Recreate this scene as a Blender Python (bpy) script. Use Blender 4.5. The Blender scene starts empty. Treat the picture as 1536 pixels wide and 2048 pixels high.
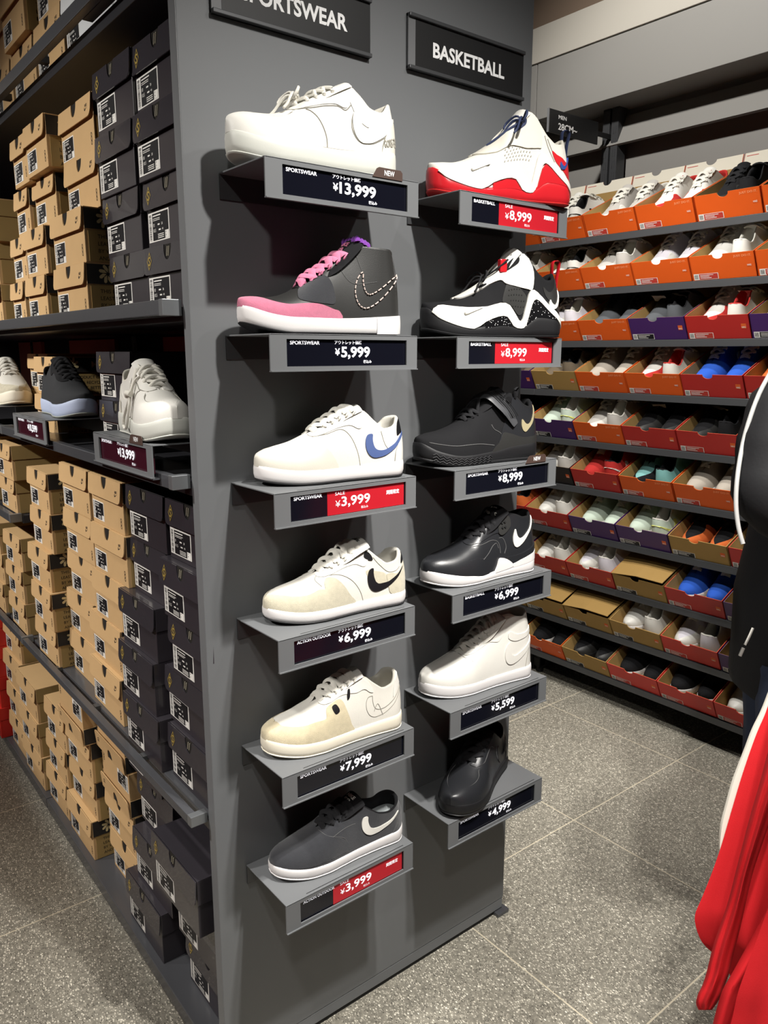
import bpy, bmesh, math, random
import numpy as np
from mathutils import Vector, Matrix
from mathutils.geometry import delaunay_2d_cdt
random.seed(7)
SC = bpy.context.scene
COL = SC.collection
# ------------------------------------------------------------------ camera
FPX = 1554.0
PITCH = math.atan(319 / 1554.0)
YAW = math.atan(2000 / 1586.0)
CAM = Vector((-0.58280, -1.26088, 1.5))
cam_d = bpy.data.cameras.new('camera')
cam_d.sensor_fit = 'VERTICAL'
cam_d.sensor_height = 36.0
cam_d.lens = FPX / 2048 * 36.0
cam_d.clip_start = 0.02
cam = bpy.data.objects.new('camera', cam_d)
COL.objects.link(cam)
_fh = Vector((math.cos(YAW), math.sin(YAW), 0))
_rt = Vector((math.sin(YAW), -math.cos(YAW), 0))
_fw = _fh * math.cos(PITCH) - Vector((0, 0, 1)) * math.sin(PITCH)
_up = _fh * math.sin(PITCH) + Vector((0, 0, 1)) * math.cos(PITCH)
cam.matrix_world = Matrix((( _rt.x, _up.x, -_fw.x, CAM.x), (_rt.y, _up.y, -_fw.y, CAM.y), (_rt.z, _up.z, -_fw.z, CAM.z), (0, 0, 0, 1)))
SC.camera = cam
SC.view_settings.view_transform = 'Standard'
SC.view_settings.look = 'None'
SC.view_settings.gamma = 1.0
SC.view_settings.exposure = 0.0
SC.view_settings.use_curve_mapping = False

def at(px, py, depth):
    """point seen at a photo pixel, at a given distance along the optical axis"""
    return CAM + (_rt * ((px - 768) / FPX) + _up * ((1024 - py) / FPX) + _fw) * depth

# ------------------------------------------------------------------ light
W = bpy.data.worlds.new('store_ambient')
SC.world = W
W.use_nodes = True
W.node_tree.nodes['Background'].inputs[0].default_value = (1.0, 0.97, 0.93, 1)
W.node_tree.nodes['Background'].inputs[1].default_value = 0.30

def spot(name, loc, target, power, angle, blend=0.6, radius=0.04, col=(1.0, 0.965, 0.91)):
    d = bpy.data.lights.new(name, 'SPOT')
    d.energy = power; d.spot_size = math.radians(angle); d.spot_blend = blend
    d.shadow_soft_size = radius; d.color = col
    o = bpy.data.objects.new(name, d); COL.objects.link(o)
    o.location = loc
    o.rotation_euler = (Vector(target) - Vector(loc)).to_track_quat('-Z', 'Y').to_euler()
    return o

spot('track_spot_endpanel', (0.25, -1.05, 2.62), (0.62, -0.10, 0.36), 168, 100, 1.0, 0.03)
spot('track_spot_endpanel_second', (1.00, -1.35, 2.95), (0.42, 0.0, 1.0), 20, 80, 0.9, 0.03)
spot('track_spot_front_left', (-0.95, -1.75, 2.75), (0.45, 0.0, 1.0), 52, 46, 0.9, 0.05)
spot('track_spot_aisle_front', (0.40, -1.20, 2.70), (0.78, -0.35, 0.0), 190, 62, 0.8, 0.05)
spot('track_spot_left_aisle', (-2.05, 0.55, 2.80), (0.0, 0.65, 1.05), 230, 62, 0.8, 0.05)
spot('track_spot_left_aisle_far', (-2.05, 2.0, 2.80), (0.0, 1.75, 1.05), 190, 62, 0.8, 0.05)
spot('track_spot_left_aisle_floor', (-0.75, -0.5, 2.85), (-0.24, 0.30, 0.0), 105, 42, 0.9, 0.04)
spot('added_backdrop_light', (-0.30, 0.9, 3.10), (-1.22, 0.9, 0.9), 60, 70, 0.9, 0.05)  # added lamp: lights the unseen red cloth so the boxes mirror it
spot('added_far_ceiling_light', (-1.6, 5.6, 2.2), (-2.0, 6.4, 3.4), 260, 150, 0.9, 0.10)  # added lamp: brightens the far ceiling for a sheen on dark boxes
spot('track_spot_right_aisle', (1.05, 0.55, 3.3), (2.25, 0.5, 1.9), 135, 112, 0.7, 0.05)
spot('track_spot_right_aisle_low', (0.98, 0.15, 2.55), (2.1, 0.5, 0.95), 125, 84, 0.8, 0.05)

# ------------------------------------------------------------------ materials
def lin(h):
    if isinstance(h, str):
        h = h.lstrip('#'); c = [int(h[i:i + 2], 16) / 255 for i in (0, 2, 4)]
    else:
        c = h
    return tuple((x / 12.92 if x <= 0.04045 else ((x + 0.055) / 1.055) ** 2.4) for x in c) + (1.0,)

MATS = {}
def mat(name, col, rough=0.6, metal=0.0, spec=0.4, var=0.06, vscale=12.0, bump=0.0, bscale=300.0, emit=0.0, coat=0.0, sheen=0.0, sub=0.0):
    if name in MATS:
        return MATS[name]
    m = bpy.data.materials.new(name)
    m.use_nodes = True
    nt = m.node_tree; b = nt.nodes['Principled BSDF']
    c = lin(col)
    b.inputs['Base Color'].default_value = c
    b.inputs['Roughness'].default_value = rough
    b.inputs['Metallic'].default_value = metal
    b.inputs['Specular IOR Level'].default_value = spec
    b.inputs['Coat Weight'].default_value = coat
    b.inputs['Sheen Weight'].default_value = sheen
    if sub:
        b.inputs['Subsurface Weight'].default_value = sub
        b.inputs['Subsurface Radius'].default_value = (0.004, 0.004, 0.004)
    if emit:
        b.inputs['Emission Color'].default_value = c
        b.inputs['Emission Strength'].default_value = emit
    tc = nt.nodes.new('ShaderNodeTexCoord')
    if var:
        n = nt.nodes.new('ShaderNodeTexNoise'); n.inputs['Scale'].default_value = vscale; n.inputs['Detail'].default_value = 4
        r = nt.nodes.new('ShaderNodeValToRGB')
        r.color_ramp.elements[0].color = tuple(x * (1 - var) for x in c[:3]) + (1,)
        r.color_ramp.elements[1].color = tuple(min(1, x * (1 + var)) for x in c[:3]) + (1,)
        nt.links.new(tc.outputs['Object'], n.inputs['Vector'])
        nt.links.new(n.outputs['Fac'], r.inputs['Fac'])
        nt.links.new(r.outputs['Color'], b.inputs['Base Color'])
    if bump:
        n2 = nt.nodes.new('ShaderNodeTexNoise'); n2.inputs['Scale'].default_value = bscale; n2.inputs['Detail'].default_value = 3
        bp = nt.nodes.new('ShaderNodeBump'); bp.inputs['Strength'].default_value = bump; bp.inputs['Distance'].default_value = 0.002
        nt.links.new(tc.outputs['Object'], n2.inputs['Vector'])
        nt.links.new(n2.outputs['Fac'], bp.inputs['Height'])
        nt.links.new(bp.outputs['Normal'], b.inputs['Normal'])
    MATS[name] = m
    return m

def floor_material():
    m = bpy.data.materials.new('terrazzo_tile'); m.use_nodes = True
    nt = m.node_tree; N = nt.nodes; L = nt.links; b = N['Principled BSDF']
    tc = N.new('ShaderNodeTexCoord')
    def vor(scale, lo, hi, c0, c1):
        v = N.new('ShaderNodeTexVoronoi'); v.inputs['Scale'].default_value = scale; v.inputs['Randomness'].default_value = 1
        L.new(tc.outputs['Object'], v.inputs['Vector']); return v
    base = N.new('ShaderNodeTexNoise'); base.inputs['Scale'].default_value = 70; base.inputs['Detail'].default_value = 8; base.inputs['Roughness'].default_value = 0.75
    L.new(tc.outputs['Object'], base.inputs['Vector'])
    rb = N.new('ShaderNodeValToRGB')
    rb.color_ramp.elements[0].position = 0.33; rb.color_ramp.elements[0].color = lin('66635a')
    rb.color_ramp.elements[1].position = 0.68; rb.color_ramp.elements[1].color = lin('a39e90')
    L.new(base.outputs['Fac'], rb.inputs['Fac'])
    cur = rb.outputs['Color']
    for scale, thr, col, keep in ((190, 0.34, 'd8d2c2', 0.62), (300, 0.36, 'c9c3b4', 0.55), (240, 0.30, '45423b', 0.66), (110, 0.20, 'efe9da', 0.80)):
        v = N.new('ShaderNodeTexVoronoi'); v.inputs['Scale'].default_value = scale
        mp = N.new('ShaderNodeMapping'); mp.inputs['Location'].default_value = (scale * .37, scale * .11, 0); mp.inputs['Rotation'].default_value = (0, 0, scale * .3)
        mp.inputs['Scale'].default_value = (1, 0.62, 1)
        L.new(tc.outputs['Object'], mp.inputs['Vector']); L.new(mp.outputs['Vector'], v.inputs['Vector'])
        lt = N.new('ShaderNodeMath'); lt.operation = 'LESS_THAN'; lt.inputs[1].default_value = thr
        L.new(v.outputs['Distance'], lt.inputs[0])
        sep = N.new('ShaderNodeSeparateColor'); L.new(v.outputs['Color'], sep.inputs['Color'])
        gt = N.new('ShaderNodeMath'); gt.operation = 'GREATER_THAN'; gt.inputs[1].default_value = keep
        L.new(sep.outputs['Red'], gt.inputs[0])
        mu = N.new('ShaderNodeMath'); mu.operation = 'MULTIPLY'
        L.new(lt.outputs[0], mu.inputs[0]); L.new(gt.outputs[0], mu.inputs[1])
        mx = N.new('ShaderNodeMix'); mx.data_type = 'RGBA'
        L.new(mu.outputs[0], mx.inputs['Factor']); L.new(cur, mx.inputs['A']); mx.inputs['B'].default_value = lin(col)
        cur = mx.outputs['Result']
    # grout joints every 0.605 m
    sx = N.new('ShaderNodeSeparateXYZ'); L.new(tc.outputs['Object'], sx.inputs[0])
    fac = None
    for ax, off in (('X', 1.327), ('Y', 0.147)):
        a = N.new('ShaderNodeMath'); a.operation = 'SUBTRACT'; a.inputs[1].default_value = off - 0.605 * 20 - 0.3025
        L.new(sx.outputs[ax], a.inputs[0])
        mo = N.new('ShaderNodeMath'); mo.operation = 'MODULO'; mo.inputs[1].default_value = 0.605
        L.new(a.outputs[0], mo.inputs[0])
        s2 = N.new('ShaderNodeMath'); s2.operation = 'SUBTRACT'; s2.inputs[1].default_value = 0.3025
        L.new(mo.outputs[0], s2.inputs[0])
        ab = N.new('ShaderNodeMath'); ab.operation = 'ABSOLUTE'; L.new(s2.outputs[0], ab.inputs[0])
        l2 = N.new('ShaderNodeMath'); l2.operation = 'LESS_THAN'; l2.inputs[1].default_value = 0.0020
        L.new(ab.outputs[0], l2.inputs[0])
        if fac is None: fac = l2
        else:
            mxm = N.new('ShaderNodeMath'); mxm.operation = 'MAXIMUM'
            L.new(fac.outputs[0], mxm.inputs[0]); L.new(l2.outputs[0], mxm.inputs[1]); fac = mxm
    mx = N.new('ShaderNodeMix'); mx.data_type = 'RGBA'
    L.new(fac.outputs[0], mx.inputs['Factor']); L.new(cur, mx.inputs['A']); mx.inputs['B'].default_value = lin('cfc5ae')
    L.new(mx.outputs['Result'], b.inputs['Base Color'])
    b.inputs['Roughness'].default_value = 0.55
    return m

# ------------------------------------------------------------------ geometry
class Geo:
    def __init__(s): s.v = []; s.f = []; s.m = []
    def add(s, vs, fs, mi=0):
        o = len(s.v); s.v += [tuple(p) for p in vs]
        s.f += [tuple(i + o for i in f) for f in fs]; s.m += [mi] * len(fs)
    def merge(s, g, mi=None, M=None):
        s.add([(M @ Vector(p)) for p in g.v] if M else g.v, [], 0)
        o = len(s.v) - len(g.v)
        s.f += [tuple(i + o for i in f) for f in g.f]; s.m += (g.m if mi is None else [mi] * len(g.f))
        return s
    def box(s, x0, x1, y0, y1, z0, z1, mi=0):
        vs = [(x, y, z) for x in (x0, x1) for y in (y0, y1) for z in (z0, z1)]
        s.add(vs, [(0, 1, 3, 2), (4, 6, 7, 5), (0, 4, 5, 1), (2, 3, 7, 6), (0, 2, 6, 4), (1, 5, 7, 3)], mi); return s
    def prism(s, poly, lo, hi, axis='x', mi=0):
        """poly in the two other axes (y,z)/(x,z)/(x,y), extruded lo..hi along axis (any simple polygon)"""
        n = len(poly)
        def P(a, b, t): return (t, a, b) if axis == 'x' else ((a, t, b) if axis == 'y' else (a, b, t))
        vs = [P(a, b, lo) for a, b in poly] + [P(a, b, hi) for a, b in poly]
        r = delaunay_2d_cdt([Vector(p) for p in poly], [(i, (i + 1) % n) for i in range(n)], [list(range(n))], 1, 1e-7)
        fs = []
        if len(r[0]) == n:
            mp = [None] * n
            for i, o in enumerate(r[3]):
                mp[i] = o[0] if o else i
            for t in r[2]:
                t = [mp[i] for i in t]
                fs.append(tuple(t)); fs.append(tuple(i + n for i in reversed(t)))
        else:
            fs.append(tuple(range(n))); fs.append(tuple(reversed(range(n, 2 * n))))
        for i in range(n):
            j = (i + 1) % n; fs.append((i, j, j + n, i + n))
        s.add(vs, fs, mi); return s
    def grid(s, P, mi=0, cu=False, cv=False):
        nu, nv = len(P), len(P[0])
        vs = [p for r in P for p in r]; fs = []
        for i in range(nu if cu else nu - 1):
            for j in range(nv if cv else nv - 1):
                a, b = i, (i + 1) % nu; c, d = j, (j + 1) % nv
                fs.append((a * nv + c, b * nv + c, b * nv + d, a * nv + d))
        s.add(vs, fs, mi); return s
    def tube(s, path, r, n=6, mi=0, flat=1.0, up=(0, 0, 1), cap=True, closed=False):
        """swept ellipse; r may be a list; flat = thickness/width ratio along 'up'"""
        P = [Vector(p) for p in path]; k = len(P); up = Vector(up); rows = []
        for i, p in enumerate(P):
            if closed: t = P[(i + 1) % k] - P[i - 1]
            else: t = P[min(i + 1, k - 1)] - P[max(i - 1, 0)]
            if t.length < 1e-9: t = Vector((1, 0, 0))
            t.normalize()
            a = t.cross(up)
            if a.length < 1e-4: a = t.cross(Vector((0.3, 1, 0.1)))
            a.normalize(); b = a.cross(t)
            rr = r[i] if isinstance(r, (list, tuple)) else r
            rows.append([p + a * (rr * math.cos(2 * math.pi * j / n)) + b * (rr * flat * math.sin(2 * math.pi * j / n)) for j in range(n)])
        s.grid(rows, mi, cu=closed, cv=True)
        if cap and not closed:
            o = len(s.v) - k * n
            s.f += [tuple(o + j for j in reversed(range(n))), tuple(o + (k - 1) * n + j for j in range(n))]; s.m += [mi, mi]
        return s
    def mesh(s, name, mats, smooth=False, bevel=0.0, weld=True):
        me = bpy.data.meshes.new(name)
        me.from_pydata([tuple(p) for p in s.v], [], s.f)
        for m in mats: me.materials.append(m)
        me.polygons.foreach_set('material_index', s.m)
        bm = bmesh.new(); bm.from_mesh(me)
        if weld: bmesh.ops.remove_doubles(bm, verts=bm.verts, dist=1e-6)
        bmesh.ops.dissolve_degenerate(bm, dist=1e-7, edges=bm.edges)
        bmesh.ops.recalc_face_normals(bm, faces=bm.faces)
        if bevel:
            es = [e for e in bm.edges if len(e.link_faces) == 2 and e.calc_face_angle(0) > 0.6]
            bmesh.ops.bevel(bm, geom=es, offset=bevel, segments=2, affect='EDGES', profile=0.5, clamp_overlap=True)
        if smooth:
            for f in bm.faces: f.smooth = True
            ang = math.radians(smooth if smooth is not True else 50)
            for e in bm.edges:
                if len(e.link_faces) == 2 and e.calc_face_angle(0) > ang: e.smooth = False
        bm.to_mesh(me); bm.free()
        return me

def link(name, me, parent=None, loc=None):
    o = bpy.data.objects.new(name, me); COL.objects.link(o)
    if parent: o.parent = parent
    if loc: o.location = loc
    return o
def obj(name, g, mats, parent=None, smooth=False, bevel=0.0, loc=None):
    if not isinstance(mats, (list, tuple)): mats = [mats]
    return link(name, g.mesh(name, mats, smooth, bevel), parent, loc)
def tag(o, label, cat, group=None, kind=None):
    if label: o['label'] = label
    if cat: o['category'] = cat
    if group: o['group'] = group
    if kind: o['kind'] = kind
    return o
def thing(name, label, cat, loc=(0, 0, 0), rotz=0.0, group=None):
    o = bpy.data.objects.new(name, None); COL.objects.link(o)
    o.empty_display_size = 0.05
    o.location = loc; o.rotation_euler = (0, 0, rotz)
    return tag(o, label, cat, group)
def struct(name, g, m, smooth=False, bevel=0.0):
    o = obj(name, g, m, None, smooth, bevel); o['kind'] = 'structure'; return o
def dup(root, loc, rot=(0, 0, 0), label=None, group=None):
    r = root.copy(); COL.objects.link(r); r.location = loc; r.rotation_euler = rot
    if label: r['label'] = label
    if group: r['group'] = group
    def kids(a, b):
        for ch in a.children:
            c = ch.copy(); COL.objects.link(c); c.parent = b
            kids(ch, c)
    kids(root, r)
    return r

# ------------------------------------------------------------------ text
_tc = {}
def text_geo(s, bold=0.0):
    """flat outline triangles of a string, lower-left at 0,0; returns verts, faces, width, height"""
    k = (s, bold)
    if k in _tc: return _tc[k]
    cu = bpy.data.curves.new('t', 'FONT'); cu.body = s; cu.size = 1.0; cu.offset = bold; cu.resolution_u = 3
    o = bpy.data.objects.new('t', cu); COL.objects.link(o)
    dg = bpy.context.evaluated_depsgraph_get()
    me = o.evaluated_get(dg).to_mesh()
    v = [tuple(p.co) for p in me.vertices]; f = [tuple(p.vertices) for p in me.polygons]
    o.evaluated_get(dg).to_mesh_clear()
    bpy.data.objects.remove(o); bpy.data.curves.remove(cu)
    x0 = min(p[0] for p in v); y0 = min(p[1] for p in v); x1 = max(p[0] for p in v); y1 = max(p[1] for p in v)
    _tc[k] = ([(p[0] - x0, p[1] - y0) for p in v], f, x1 - x0, y1 - y0)
    return _tc[k]
def put_text(g, s, x, y, w=None, h=None, place=None, mi=0, bold=0.0, depth=0.0003):
    """string fitted in a w x h field with lower-left x,y ; place maps (x,y,d) to 3D"""
    v, f, tw, th = text_geo(s, bold)
    if w is None: w = tw * h / th
    if h is None: h = th * w / tw
    n = len(v); pl = place or (lambda a, b, d: (a, b, d))
    vs = [pl(x + p[0] * w / tw, y + p[1] * h / th, depth) for p in v]
    g.add(vs, f, mi)
    return w

# ------------------------------------------------------------------ curves
def smooth(a, b, x):
    t = min(1, max(0, (x - a) / (b - a))); return t * t * (3 - 2 * t)
class Pchip:
    def __init__(s, pts):
        s.x = [p[0] for p in pts]; s.y = [p[1] for p in pts]; n = len(pts)
        h = [s.x[i + 1] - s.x[i] for i in range(n - 1)]; d = [(s.y[i + 1] - s.y[i]) / h[i] for i in range(n - 1)]
        m = [d[0]] + [0 if d[i - 1] * d[i] <= 0 else 2 * d[i - 1] * d[i] / (d[i - 1] + d[i]) for i in range(1, n - 1)] + [d[-1]]
        s.h, s.m = h, m
    def __call__(s, x):
        if x <= s.x[0]: return s.y[0]
        if x >= s.x[-1]: return s.y[-1]
        i = 0
        while x > s.x[i + 1]: i += 1
        t = (x - s.x[i]) / s.h[i]; t2 = t * t; t3 = t2 * t
        return (2 * t3 - 3 * t2 + 1) * s.y[i] + (t3 - 2 * t2 + t) * s.h[i] * s.m[i] + (-2 * t3 + 3 * t2) * s.y[i + 1] + (t3 - t2) * s.h[i] * s.m[i + 1]
def catmull(P, n=8, closed=False):
    P = [Vector(p) for p in P]; k = len(P); out = []
    for i in range(k if closed else k - 1):
        p0 = P[i - 1] if (closed or i > 0) else P[0]; p1 = P[i]; p2 = P[(i + 1) % k]
        p3 = P[(i + 2) % k] if (closed or i + 2 < k) else P[k - 1]
        for j in range(n):
            t = j / n
            out.append(0.5 * ((2 * p1) + (p2 - p0) * t + (2 * p0 - 5 * p1 + 4 * p2 - p3) * t * t + (3 * p1 - p0 - 3 * p2 + p3) * t ** 3))
    if not closed: out.append(P[-1])
    return out
# ------------------------------------------------------------------ shoes
# local frame: toe at x=0, heel at x=L, viewer's side is -y, sole on z=0
TICK = [(.735, .66), (.702, .58), (.684, .47), (.680, .36), (.690, .26), (.712, .195), (.745, .175), (.79, .215), (.84, .30), (.90, .425), (.96, .565), (1.0, .67),
        (.95, .615), (.89, .525), (.83, .43), (.79, .375), (.765, .36), (.745, .39), (.735, .47), (.733, .56)]
def _shift(poly, ds=0.0, da=0.0, ks=1.0, ka=1.0, c=(.84, .4)):
    return [(c[0] + (s - c[0]) * ks + ds, c[1] + (a - c[1]) * ka + da) for s, a in poly]

class Shoe:
    def __init__(s, c):
        s.c = c
        s.L = c.get('L', .295); s.k = c.get('W', .104) / .104
        s.pw = Pchip([(0, .046), (.1, .047), (.22, .0505), (.33, .052), (.45, .047), (.6, .0405), (.75, .0385), (.9, .040), (1, .038)])
        s.zt = Pchip(c.get('zt', [(0, .030), (.12, .027), (.5, .026), (1, .032)]))
        s.spring = c.get('spring', .010)
        s.rim = Pchip(c['rim'])
        s.st = c.get('st', .36); s.sc = c.get('sc', .66)
        s.nose = c.get('nose', .55) * .84
        s.gap = c.get('gap', .018); s.collar = c.get('collar', .029)
        s.lean = c.get('lean', .008)
        s.inset = c.get('inset', .002)
        s.nu = c.get('nu', 60); s.na = c.get('na', 14)
    def s_of(s, u): return 0.55 * (1 - math.cos(math.pi * u)) / 2 + 0.45 * u
    def u_of(s, x):
        lo, hi = 0.0, 1.0
        for _ in range(30):
            m = (lo + hi) / 2
            if s.s_of(m) < x: lo = m
            else: hi = m
        return (lo + hi) / 2
    def rnd(s, x, a=None, b=.11, p=2.15):
        a = a or s.c.get('point', .27)
        r = 1.0
        if x < a: r *= max(0, 1 - (1 - x / a) ** p) ** (1 / p)
        if x > 1 - b: r *= max(0, 1 - ((x - 1 + b) / b) ** p) ** (1 / p)
        return r
    def w(s, x): return s.pw(x) * s.k * s.rnd(x)
    def cy(s, x): return .007 * math.cos(math.pi * min(x, .9) / .9) - .002
    def zb(s, x):
        return s.spring * (max(0, .26 - x) / .26) ** 1.8 + .003 * (max(0, x - .93) / .07) ** 2
    def ztop(s, x): return s.zt(x) + s.spring * (max(0, .26 - x) / .26) ** 1.8
    def zrim(s, x):
        z = s.rim(x); zt = s.ztop(x)
        z += s.spring * (max(0, .26 - x) / .26) ** 1.8
        if x < .12:
            f = s.nose + (1 - s.nose) * math.sqrt(max(0, 1 - (1 - x / .12) ** 2)); z = zt + (z - zt) * f
        return z
    def yr(s, x):
        g = s.gap * smooth(s.st - .02, s.st + .07, x)
        if x > s.sc - .08: g += (s.collar - s.gap) * smooth(s.sc - .08, s.sc + .14, x)
        if x > .88: g *= max(0, 1 - ((x - .88) / .12) ** 2.2) ** (1 / 2.2)
        return g
    def S(s, side, x, a):
        x = min(1, max(0, x)); a = min(1, max(0, a))
        w = max(0.0, s.w(x) - s.inset); yr = min(s.yr(x), w); z0 = s.ztop(x) - .004; z3 = s.zrim(x); H = z3 - z0
        k = smooth(.28, .74, x)
        y1, z1 = w * 1.005, z0 + H * (.60 + (.34 - .60) * k)
        y2 = (yr + .66 * (w - yr)) * (1 - k) + (yr + .22 * (w - yr)) * k
        z2 = z3 * (1 - k) + (z0 + .70 * H) * k + (-.004 if k < .2 else 0) * 0
        b = 1 - a
        y = b ** 3 * w + 3 * b * b * a * y1 + 3 * b * a * a * y2 + a ** 3 * yr
        z = b ** 3 * z0 + 3 * b * b * a * z1 + 3 * b * a * a * z2 + a ** 3 * z3
        X = s.L * x - s.lean * smooth(.80, 1, x) * a + .004 * math.sin(math.pi * a) * smooth(.9, 1, x)
        return Vector((X, side * y + s.cy(x), z))
    def N(s, side, x, a):
        e = .004
        x = min(1 - e, max(e, x)); a = min(1 - e, max(e, a))
        du = s.S(side, x + e, a) - s.S(side, x - e, a); dv = s.S(side, x, a + e) - s.S(side, x, a - e)
        n = du.cross(dv)
        if n.length < 1e-12: return Vector((-1, 0, 0))
        return n.normalized() * (-side)
    def off(s, side, x, a, d): return s.S(side, x, a) + s.N(side, x, a) * d
    # sole side wall (b: 0 bottom .. 1 top)
    def SS(s, side, x, b, d=0.0):
        w = s.w(x) + .0015 * math.sin(math.pi * b) + d; z = s.zb(x) + (s.ztop(x) - s.zb(x)) * b
        return Vector((s.L * x + (-d if x < .05 else (d if x > .95 else 0)), side * w + s.cy(x), z))
    # ---- parts
    def upper(s):
        g = Geo()
        for side in (-1, 1):
            g.grid([[s.S(side, s.s_of(i / s.nu), j / s.na) for j in range(s.na + 1)] for i in range(s.nu + 1)])
        return g
    def lining(s, th=.005):
        g = Geo(); x0 = s.sc - .10; n = max(10, s.nu // 2)
        pad = s.c.get('pad', .0035)
        zi = lambda x: s.ztop(x) + s.c.get('insole_h', .006)
        rows = []
        for side in (-1, 1):
            P = []
            for i in range(n + 1):
                x = x0 + (1 - x0) * (1 - (1 - i / n) ** 1.6)
                p = s.S(side, x, 1.0); q = s.S(side, x, .86)
                cc = s.cy(x); xx = -0.0 - .006 * smooth(.9, 1, x)
                f = lambda pt, m: cc + side * max(0, abs(pt.y - cc) - m)
                P.append([p, Vector((p.x + xx * .3, f(p, .0012), p.z + pad * .8)), Vector((p.x + xx * .7, f(p, .004), p.z + pad * .7)), Vector((p.x + xx * 1.1, f(p, .0065), p.z - pad * .6)),
                          Vector((q.x + xx, f(q, th + .003), q.z)), Vector((s.S(side, x, .45).x + xx, f(s.S(side, x, .45), th), s.S(side, x, .45).z)),
                          Vector((s.S(side, x, .1).x + xx, f(s.S(side, x, .1), th), zi(x)))])
            rows.append(P); g.grid(P)
        return g, rows
    def insole(s, rows):
        g = Geo(); n = len(rows[0])
        g.grid([[rows[0][i][-1].lerp(rows[1][i][-1], j / 4) for j in range(5)] for i in range(n)])
        return g
    def ring(s, levels, nseg=None):
        """sole loft: levels = [(inset, zfun)] bottom -> top"""
        n = nseg or s.nu; g = Geo(); out = []
        us = [i / n for i in range(n + 1)]
        pts = [(s.s_of(u), -1) for u in us] + [(s.s_of(u), 1) for u in reversed(us[1:-1])]
        base = [Vector((s.L * x, sd * s.w(x) + s.cy(x))) for x, sd in pts]; k = len(base)
        nor = []
        for i in range(k):
            t = base[(i + 1) % k] - base[i - 1]; nn = Vector((t.y, -t.x))
            nor.append(nn.normalized() if nn.length > 0 else Vector((0, 0)))
        for ins, zf in levels:
            out.append([(base[i].x - nor[i].x * ins, base[i].y - nor[i].y * ins, zf(pts[i][0])) for i in range(k)])
        g.grid(out, cv=True)
        for li in (0, len(levels) - 1):       # bottom and top caps as ladders
            r = out[li]
            L_ = [r[i] for i in range(0, n + 1)]; R_ = [r[0]] + [r[k - i] for i in range(1, n)] + [r[n]]
            g.grid([[L_[i], R_[i]] for i in range(n + 1)])
        return g
    def midsole(s):
        b0 = s.c.get('out_h', .004)
        zt = s.ztop; zb = s.zb
        lip = s.c.get('lip', .0)
        return s.ring([(.003, lambda x: zb(x) + b0 * .7), (.0005, lambda x: zb(x) + b0 + .001), (-.0012, lambda x: zb(x) + b0 + .3 * (zt(x) - zb(x) - b0)),
                       (-.0012, lambda x: zb(x) + .75 * (zt(x) - zb(x))), (-.0004, lambda x: zt(x) - .0022), (.0006, lambda x: zt(x) - .0006), (.004, lambda x: zt(x) - .0002 + lip)])
    def outsole(s):
        h = s.c.get('out_h', .004); zb = s.zb
        return s.ring([(.004, lambda x: zb(x)), (.0005, lambda x: zb(x) + .0012), (-.0004, lambda x: zb(x) + h * .8), (.001, lambda x: zb(x) + h * 1.15)])
    def seam(s, path, r=.0007, sides=(-1, 1), n=8, d=.0003, g=None):
        g = g or Geo()
        for side in sides:
            P = catmull([Vector((x, a)) for x, a in path], n)
            g.tube([s.off(side, p.x, p.y, d) for p in P], r, 5, up=(0, 1, 0.2))
        return g
    def patch(s, poly, off=.0012, sides=(-1,), step=None, raw=False, sub=4, g=None, sole=False):
        """raised panel cut to a polygon given in (s, a)"""
        g = g or Geo()
        if not raw: poly = [(p.x, p.y) for p in catmull([Vector(p) for p in poly], sub, True)]
        step = step or s.c.get('pstep', .022)
        su = [(s.u_of(min(1, max(0, x))), min(1, max(0, a))) for x, a in poly]
        B = []
        for i in range(len(su)):                                   # resample boundary
            p, q = Vector(su[i]), Vector(su[(i + 1) % len(su)]); m = max(1, int((q - p).length / step))
            for j in range(m): B.append(p.lerp(q, j / m))
        nb = len(B); pts = list(B)
        xs = [p.x for p in B]; ys = [p.y for p in B]
        x = min(xs) + step / 2
        def inside(px, py):
            c = False; j = nb - 1
            for i in range(nb):
                if (B[i].y > py) != (B[j].y > py) and px < (B[j].x - B[i].x) * (py - B[i].y) / (B[j].y - B[i].y) + B[i].x: c = not c
                j = i
            return c
        while x < max(xs):
            y = min(ys) + step / 2
            while y < max(ys):
                if inside(x, y) and min((Vector((x, y)) - b).length for b in B) > step * .35: pts.append(Vector((x, y)))
                y += step * 1.6
            x += step
        r = delaunay_2d_cdt(pts, [(i, (i + 1) % nb) for i in range(nb)], [], 0, 1e-6)
        V2, F2 = r[0], r[2]
        F2 = [f for f in F2 if inside(sum(V2[i].x for i in f) / len(f), sum(V2[i].y for i in f) / len(f))]
        ed = {}
        for f in F2:
            for i in range(len(f)):
                e = tuple(sorted((f[i], f[(i + 1) % len(f)]))); ed[e] = ed.get(e, 0) + 1
        rim = [e for e, k in ed.items() if k == 1]
        for side in sides:
            n = len(V2); top = []; bot = []
            for p in V2:
                xx = s.s_of(p.x)
                if sole: top.append(s.SS(side, xx, p.y, off)); bot.append(s.SS(side, xx, p.y, -.001))
                else: top.append(s.off(side, xx, p.y, off)); bot.append(s.off(side, xx, p.y, -.0012))
            g.add(top + bot, [tuple(f) for f in F2] + [(a, b, b + n, a + n) for a, b in rim])
        return g
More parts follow.
